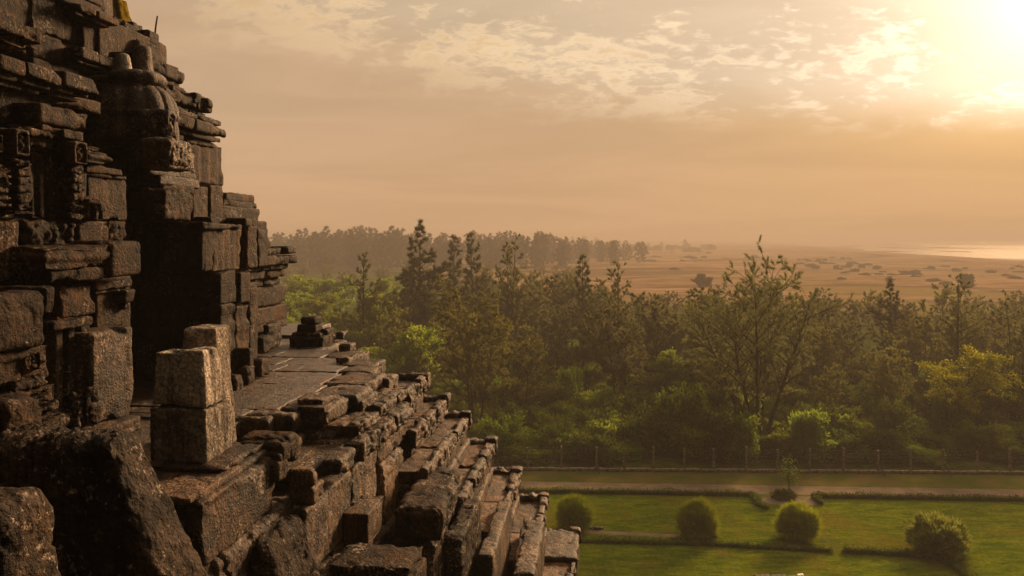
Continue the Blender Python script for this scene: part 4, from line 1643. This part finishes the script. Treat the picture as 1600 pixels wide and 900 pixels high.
# four clipped shrubs on the lawn
p_s = make_bush('garden_shrub', R(80), L_SHRUB, 1.08, 1.0, 11000, (.50, .022), 'x', 'shrub', spiky=.75, stems=9, lump=.13)
p_s2 = make_bush('garden_shrub', R(81), L_SHRUB, 1.06, 1.08, 11000, (.50, .022), 'x', 'shrub', spiky=.75, stems=9, lump=.17)
p_s3 = make_bush('garden_shrub', R(83), L_SHRUB, 1.10, 1.05, 9500, (.52, .026), 'x', 'shrub', spiky=.65, stems=9, lump=.26)
p_s4 = make_bush('garden_shrub', R(82), L_SHRUBD, 1.5, 1.0, 13000, (.30, .035), 'x', 'shrub', spiky=.4, stems=9, lump=.45)
GS = 'round shrubs on the lawn'
for p, u, v, s, lb in ((p_s, 898, 826, .93, 'round bright green shrub on the lawn right beside the lowest ledge'),
                       (p_s2, 1090, 838, .97, 'bright green shrub, widest at its top, at the end of paved strip'),
                       (p_s3, 1247, 840, .95, 'loose bright green shrub just below the path bay'),
                       (p_s4, 1462, 862, 1.0, 'wide dark shrub with pale top at the bend of the hedge')):
    x, y = ground(u, v)
    put(p, (x, y, 0), u * .1, s, lb, GS)


# ---- clipped hedges
def hedge(name, pts, wd, ht, label, rng, leafm=None, dens=150):
    leafm = leafm or L_HEDGE
    pts = np.array(pts, float)
    root = thing(name, (pts[0, 0], pts[0, 1], 0), label, 'hedge')
    core = MB()
    lv = MB()
    for i in range(len(pts) - 1):
        p, q = pts[i], pts[i + 1]
        L = np.linalg.norm(q - p)
        dv = (q - p) / L
        nv = np.array([-dv[1], dv[0]])
        m_ = max(2, int(L / .25))
        t = np.linspace(0, L, m_ + 1)
        sec = np.array([(-.42, 0), (-.42, .7), (-.25, .85), (.25, .85), (.42, .7), (.42, 0)])
        P = []
        for ti in t:
            c = p + dv * ti
            for (o_, z_) in sec:
                j = rng.normal(0, .02, 2)
                P.append((c[0] + nv[0] * o_ * wd + j[0], c[1] + nv[1] * o_ * wd + j[1], z_ * ht))
        k = np.arange((m_ + 1) * 6).reshape(m_ + 1, 6)
        qd = np.stack([k[:-1, :-1], k[:-1, 1:], k[1:, 1:], k[1:, :-1]], -1).reshape(-1, 4)
        core.add(P, qd)
        n_ = int(L * dens)
        tt = rng.uniform(0, L, n_)
        face = rng.uniform(0, 1, n_)
        side = np.where(face < .5, rng.uniform(-.5, .5, n_), np.where(face < .75, -.45, .45))
        zz2 = np.where(face < .5, .92, rng.uniform(.05, .95, n_)) * ht * (1 + .16 * np.sin(tt * 1.7 + pts[0, 0]) + .1 * np.sin(tt * 4.3))
        P2 = p + np.outer(tt, dv) + np.outer(side * wd, nv)
        P3 = np.c_[P2, zz2] + rng.normal(0, .03, (n_, 3))
        D = norm(rng.normal(0, .6, (n_, 3)) + np.c_[np.outer(side, nv), np.full(n_, .4)])
        leaves(lv, P3, D, rng.uniform(.07, .17, n_), rng.uniform(.02, .045, n_), rng, tri=False)
    core.obj('branches', L_HEDGE, root)
    lv.obj('foliage', leafm, root, smooth=False)
    return root


g = ground
hedge('hedge', [(PA[0], PA[1] - .45), g(1176, 774.5), g(1186, 790), g(1200, 796)], .42, .28, 'long low clipped hedge bordering the path, left of its round bay', R(91))
hedge('hedge', [g(1283, 788), g(1272, 777), (PB[0], PB[1] - .45)], .42, .28, 'low clipped hedge bordering the path, right of its round bay', R(92))
hedge('hedge', [g(895, 846), g(1100, 851), g(1300, 862)], .45, .22, 'thin low hedge across the lawn behind the paved strip', R(93))
hedge('hedge', [g(1318, 862), g(1385, 866), g(1470, 872), g(1500, 893), g(1530, 915)], .5, .30, 'dark low hedge that bends towards the viewer below the wide shrub', R(94))
# planted bed with a sapling in the bay
bed = make_bush('flower_bed', R(95), L_HEDGE, .75, .28, 1600, (.16, .05), 'low round planted bed in the bay of path', 'plant bed')
bx, by = g(1226, 779)
put(bed, (bx, by, 0), 0, 1.0, 'low round planted bed in the bay of path')
sap = make_tree('sapling', 'x', 'sapling', R(96), 'leaf', L_HEDGE, 2.6, .38, 2, (.16, .05), nprim=14, clear=.3, up=.8, prof=conic, nsec=4, rad0=.03)
sap.location = (bx + .45, by + .4, 0)
sap['label'] = 'thin young sapling beside the planted bed at the path'
USED.add(sap.name)

# ---- fence
FA, FB = line_at(824, 735, 1578, 741)
fdir = (FB[1] - FA[1]) / (FB[0] - FA[0])


def fy(x):
    return FA[1] + (x - FA[0]) * fdir


fence = thing('fence', (20, fy(20), 0), 'long wire fence of grey concrete posts on a low kerb in front of the grove', 'fence')
M_CONC = simple_mat('old_concrete', (0.14, 0.115, 0.09), (0.32, 0.27, 0.21), 4.0, 0.9, 0.3)
us = [716, 770, 824, 877, 932, 975, 1021, 1069, 1115, 1166, 1215, 1265, 1318, 1372, 1423, 1474, 1527, 1578, 1630, 1682]
for i, u in enumerate(us):
    x = (u - 800) / F * (FA[1] + 0) 
    for _ in range(3):
        x = (u - 800) / F * fy(x)
    mb = MB()
    hh = 1.85 + .1 * math.sin(i * 2.3)
    rbox(mb, x - .085, x + .085, fy(x) - .08, fy(x) + .08, 0.0, hh, frame=False, r=.015, amp=.006, chip=.03, cell=.06, taper=.15)
    mb.obj('post', M_CONC, fence)
    if u in (932, 1372, 1474, 1215):
        mb = MB()
        tube(mb, [(x + .05, fy(x) - .1, .75), (x + .10, fy(x) - .5, .35), (x + .15, fy(x) - .85, 0.0)], [.045, .045, .045], 6)
        mb.obj('brace', M_IRON, fence)
for z_ in (.35, .65, .95, 1.25, 1.52, 1.74):
    mb = MB()
    xs_ = np.linspace(-8, 52, 121)
    tube(mb, np.c_[xs_, fy(xs_) - .09, z_ - .04 * np.abs(np.sin(xs_ * math.pi / 2.55))], np.full(121, .009), 4)
    mb.obj('wire', M_IRON, fence)
mb = MB()
for i in range(16):
    x0 = -8 + i * 3.75
    rbox(mb, x0, x0 + 3.7, fy(x0 + 1.9) - .12, fy(x0 + 1.9) + .12, 0, .24, frame=False, r=.02, amp=.012, cell=.12)
mb.obj('kerb', M_CONC, fence)

# ---- stones on the lawn and the dark ruin top at the bottom edge
mb = MB()
for (u, v, sz) in ((924, 826, .16), (934, 827, .22), (940, 826, .13)):
    x, y = g(u, v)
    rbox(mb, x - sz, x + sz, y - .15, y + .15, -.02, sz * .7, frame=False, r=.08, amp=.03, cell=.03)
x, y = g(932, 827)
tag(mb.obj('loose_stones', M_LEDGE, None, origin=(x, y, 0)), 'few loose stones lying on grass right of the first round shrub', 'stones')
mb = MB()
x, y = g(1117, 838)
rbox(mb, x - .22, x + .22, y - .2, y + .2, -.02, .22, frame=False, r=.1, amp=.04, cell=.03)
tag(mb.obj('loose_stone', M_LEDGE, None, origin=(x, y, 0)), 'low rounded stone lying at the right foot of the top-heavy shrub', 'stone')
ru = thing('ruined_wall', tuple(list(g(1240, 900)) + [0]), 'top of a dark low stone wall peeking in at the bottom edge', 'wall')
mb = MB()
gx, gy = g(1240, 897, .9)
for i in range(5):
    x0 = gx - 2.05 + i * .82
    rbox(mb, x0, x0 + .80, gy - .6, gy + .05 - .12 * abs(i - 1.5) * .3, 0, .92 - .03 * i, frame=False, r=.03, amp=.02, cell=.06)
mb.obj('masonry', M_ROUGH, ru)
mb = MB()
rbox(mb, gx + .1, gx + .45, gy - .28, gy - .02, .90, .96, frame=False, r=.02, amp=.01, cell=.03)
M_WHITE = simple_mat('white_board', (0.55, 0.55, 0.52), (0.75, 0.75, 0.72), 9.0, 0.7, 0.1)
tag(mb.obj('white_slab', M_WHITE, None, origin=(gx + .27, gy - .15, .9)), 'small white slab lying on the dark wall at the bottom edge', 'slab')

# ---- far wood, dunes' scrub
p_w = [make_tree('pine_tree', 'x', 'tree', R(100 + i), 'needle', L_FAR, 20, sp_, 9, (1.3, .16), nprim=30, clear=.03, up=.45, prof=pf, nsec=5)
       for i, (sp_, pf) in enumerate([(5.6, column), (5.2, openp), (6.0, round_)])]
GW = 'pines of the far wood'
WL = 'hazy dark pine in the far wood on the left horizon'
for k in range(132):
    row = k % 3
    u = 300 + (k / 132) * 595 + rg.uniform(-9, 9)
    Y = (430, 480, 540)[row] + rg.uniform(-15, 15)
    sk = np.interp(u, [395, 430, 470, 560, 640, 700, 790, 850, 875, 900], [374, 368, 363, 359, 363, 367, 363, 365, 371, 386])
    vt = sk + (0, 0, 0)[row] + rg.choice([rg.uniform(-7, 1), rg.uniform(1, 7), rg.uniform(6, 14)])
    plant(p_w[rg.randrange(3)], u, Y, vt, rg.uniform(0, 6.28), WL, GW)
for k in range(26):
    u = rg.uniform(872, 1010)
    y = rg.uniform(470, 760)
    plant(p_w[rg.randrange(3)], u, y, np.interp(u, [870, 920, 1010], [368, 374, 380]) + rg.uniform(-2, 5), rg.uniform(0, 6.28), 'thin hazy tree where the far wood peters out towards the dunes', GW)
p_sc = make_bush('scrub_bush', R(120), L_SCRUB, 4.0, 2.2, 2600, (.8, .22), lump=.4)
GX = 'scrub bushes on the dunes'
TALL = ((875, 1112, 388, 395, 34),)
for (ua, ub, va, vb, cnt_) in TALL:
    for k in range(cnt_):
        u, v = rg.uniform(ua, ub), rg.uniform(va, vb)
        x, y = g(u, v)
        put(p_sc, (x, y, -.35), rg.uniform(0, 6.28), (rg.uniform(1.0, 2.6), rg.uniform(.8, 1.6), rg.uniform(.7, 1.9)), 'tall hazy thicket in the scrub line beyond the grove', GX)
BANDS = [(880, 1112, 391, 397, 18), (940, 1135, 402, 410, 26), (1000, 1095, 418, 424, 8), (1170, 1340, 401, 410, 22), (1225, 1400, 411, 421, 22),
         (1290, 1450, 424, 437, 18), (1420, 1595, 416, 446, 24), (905, 1010, 383, 388, 8)]
for (ua, ub, va, vb, cnt_) in BANDS:
    for k in range(cnt_):
        u, v = rg.uniform(ua, ub), rg.uniform(va, vb)
        x, y = g(u, v)
        put(p_sc, (x, y, -.35), rg.uniform(0, 6.28), (rg.uniform(.2, .75) * (min(y, 1000) / 400) ** .5, rg.uniform(.25, .7), rg.uniform(.15, .5)), 'dull scrub bush on the open dunes between the grove and beach', GX)
GY = 'scattered trees on the dunes'
for (u, v, vt) in ((895, 384, 369), (912, 386, 368), (930, 384, 370), (968, 388, 376), (1003, 390, 377), (1013, 390, 378), (1034, 390, 378), (1071, 390, 374), (1052, 392, 383), (985, 392, 384)):
    x, y = g(u, v)
    plant(p_w[rg.randrange(3)], u, y, vt, rg.uniform(0, 6.28), 'small hazy tree rising from the scrub line on far dunes', GY)
p_r = make_tree('round_tree', 'x', 'tree', R(130), 'leaf', L_DARK, 7, 3.6, 10, (.5, .2), nprim=22, clear=.2, up=.4, prof=round_, nsec=6)
plant(p_r, 515, 385, 394, 1.0, 'lone small round tree on the hazy meadow before the far wood')
plant(p_r, 1097, 262, 427, 2.0, 'lone rounded tree on tan ground left of the big vase-shaped tree')
plant(p_r, 1511, 262, 427, 3.0, 'lone rounded tree on the tan ground near the right edge')
plant(p_r, 1390, 300, 431, 4.0, 'low rounded tree on the tan ground above the bushy twin-tipped tree')

# ---- haze: one closed box of even air round everything
m, n, out = new_mat('haze_air')
pv = n.new('ShaderNodeVolumePrincipled')
pv.inputs['Color'].default_value = (0.37, 0.345, 0.33, 1)
pv.inputs['Density'].default_value = 0.0011
pv.inputs['Anisotropy'].default_value = 0.12
n.l.new(pv.outputs[0], out.inputs['Volume'])
mb = MB()
x0, x1, y0, y1, z0, z1 = -12500, 12500, -300, 13500, -2.6, 26.0
mb.add([(x0, y0, z0), (x1, y0, z0), (x1, y1, z0), (x0, y1, z0), (x0, y0, z1), (x1, y0, z1), (x1, y1, z1), (x0, y1, z1)],
       [(3, 2, 1, 0), (4, 5, 6, 7), (0, 1, 5, 4), (1, 2, 6, 5), (2, 3, 7, 6), (3, 0, 4, 7)])
hz = mb.obj('haze', m, smooth=False)
hz['kind'] = 'stuff'

# helper properties are no longer needed
for o in bpy.data.objects:
    for k_ in ('_w', '_h'):
        if k_ in o:
            del o[k_]
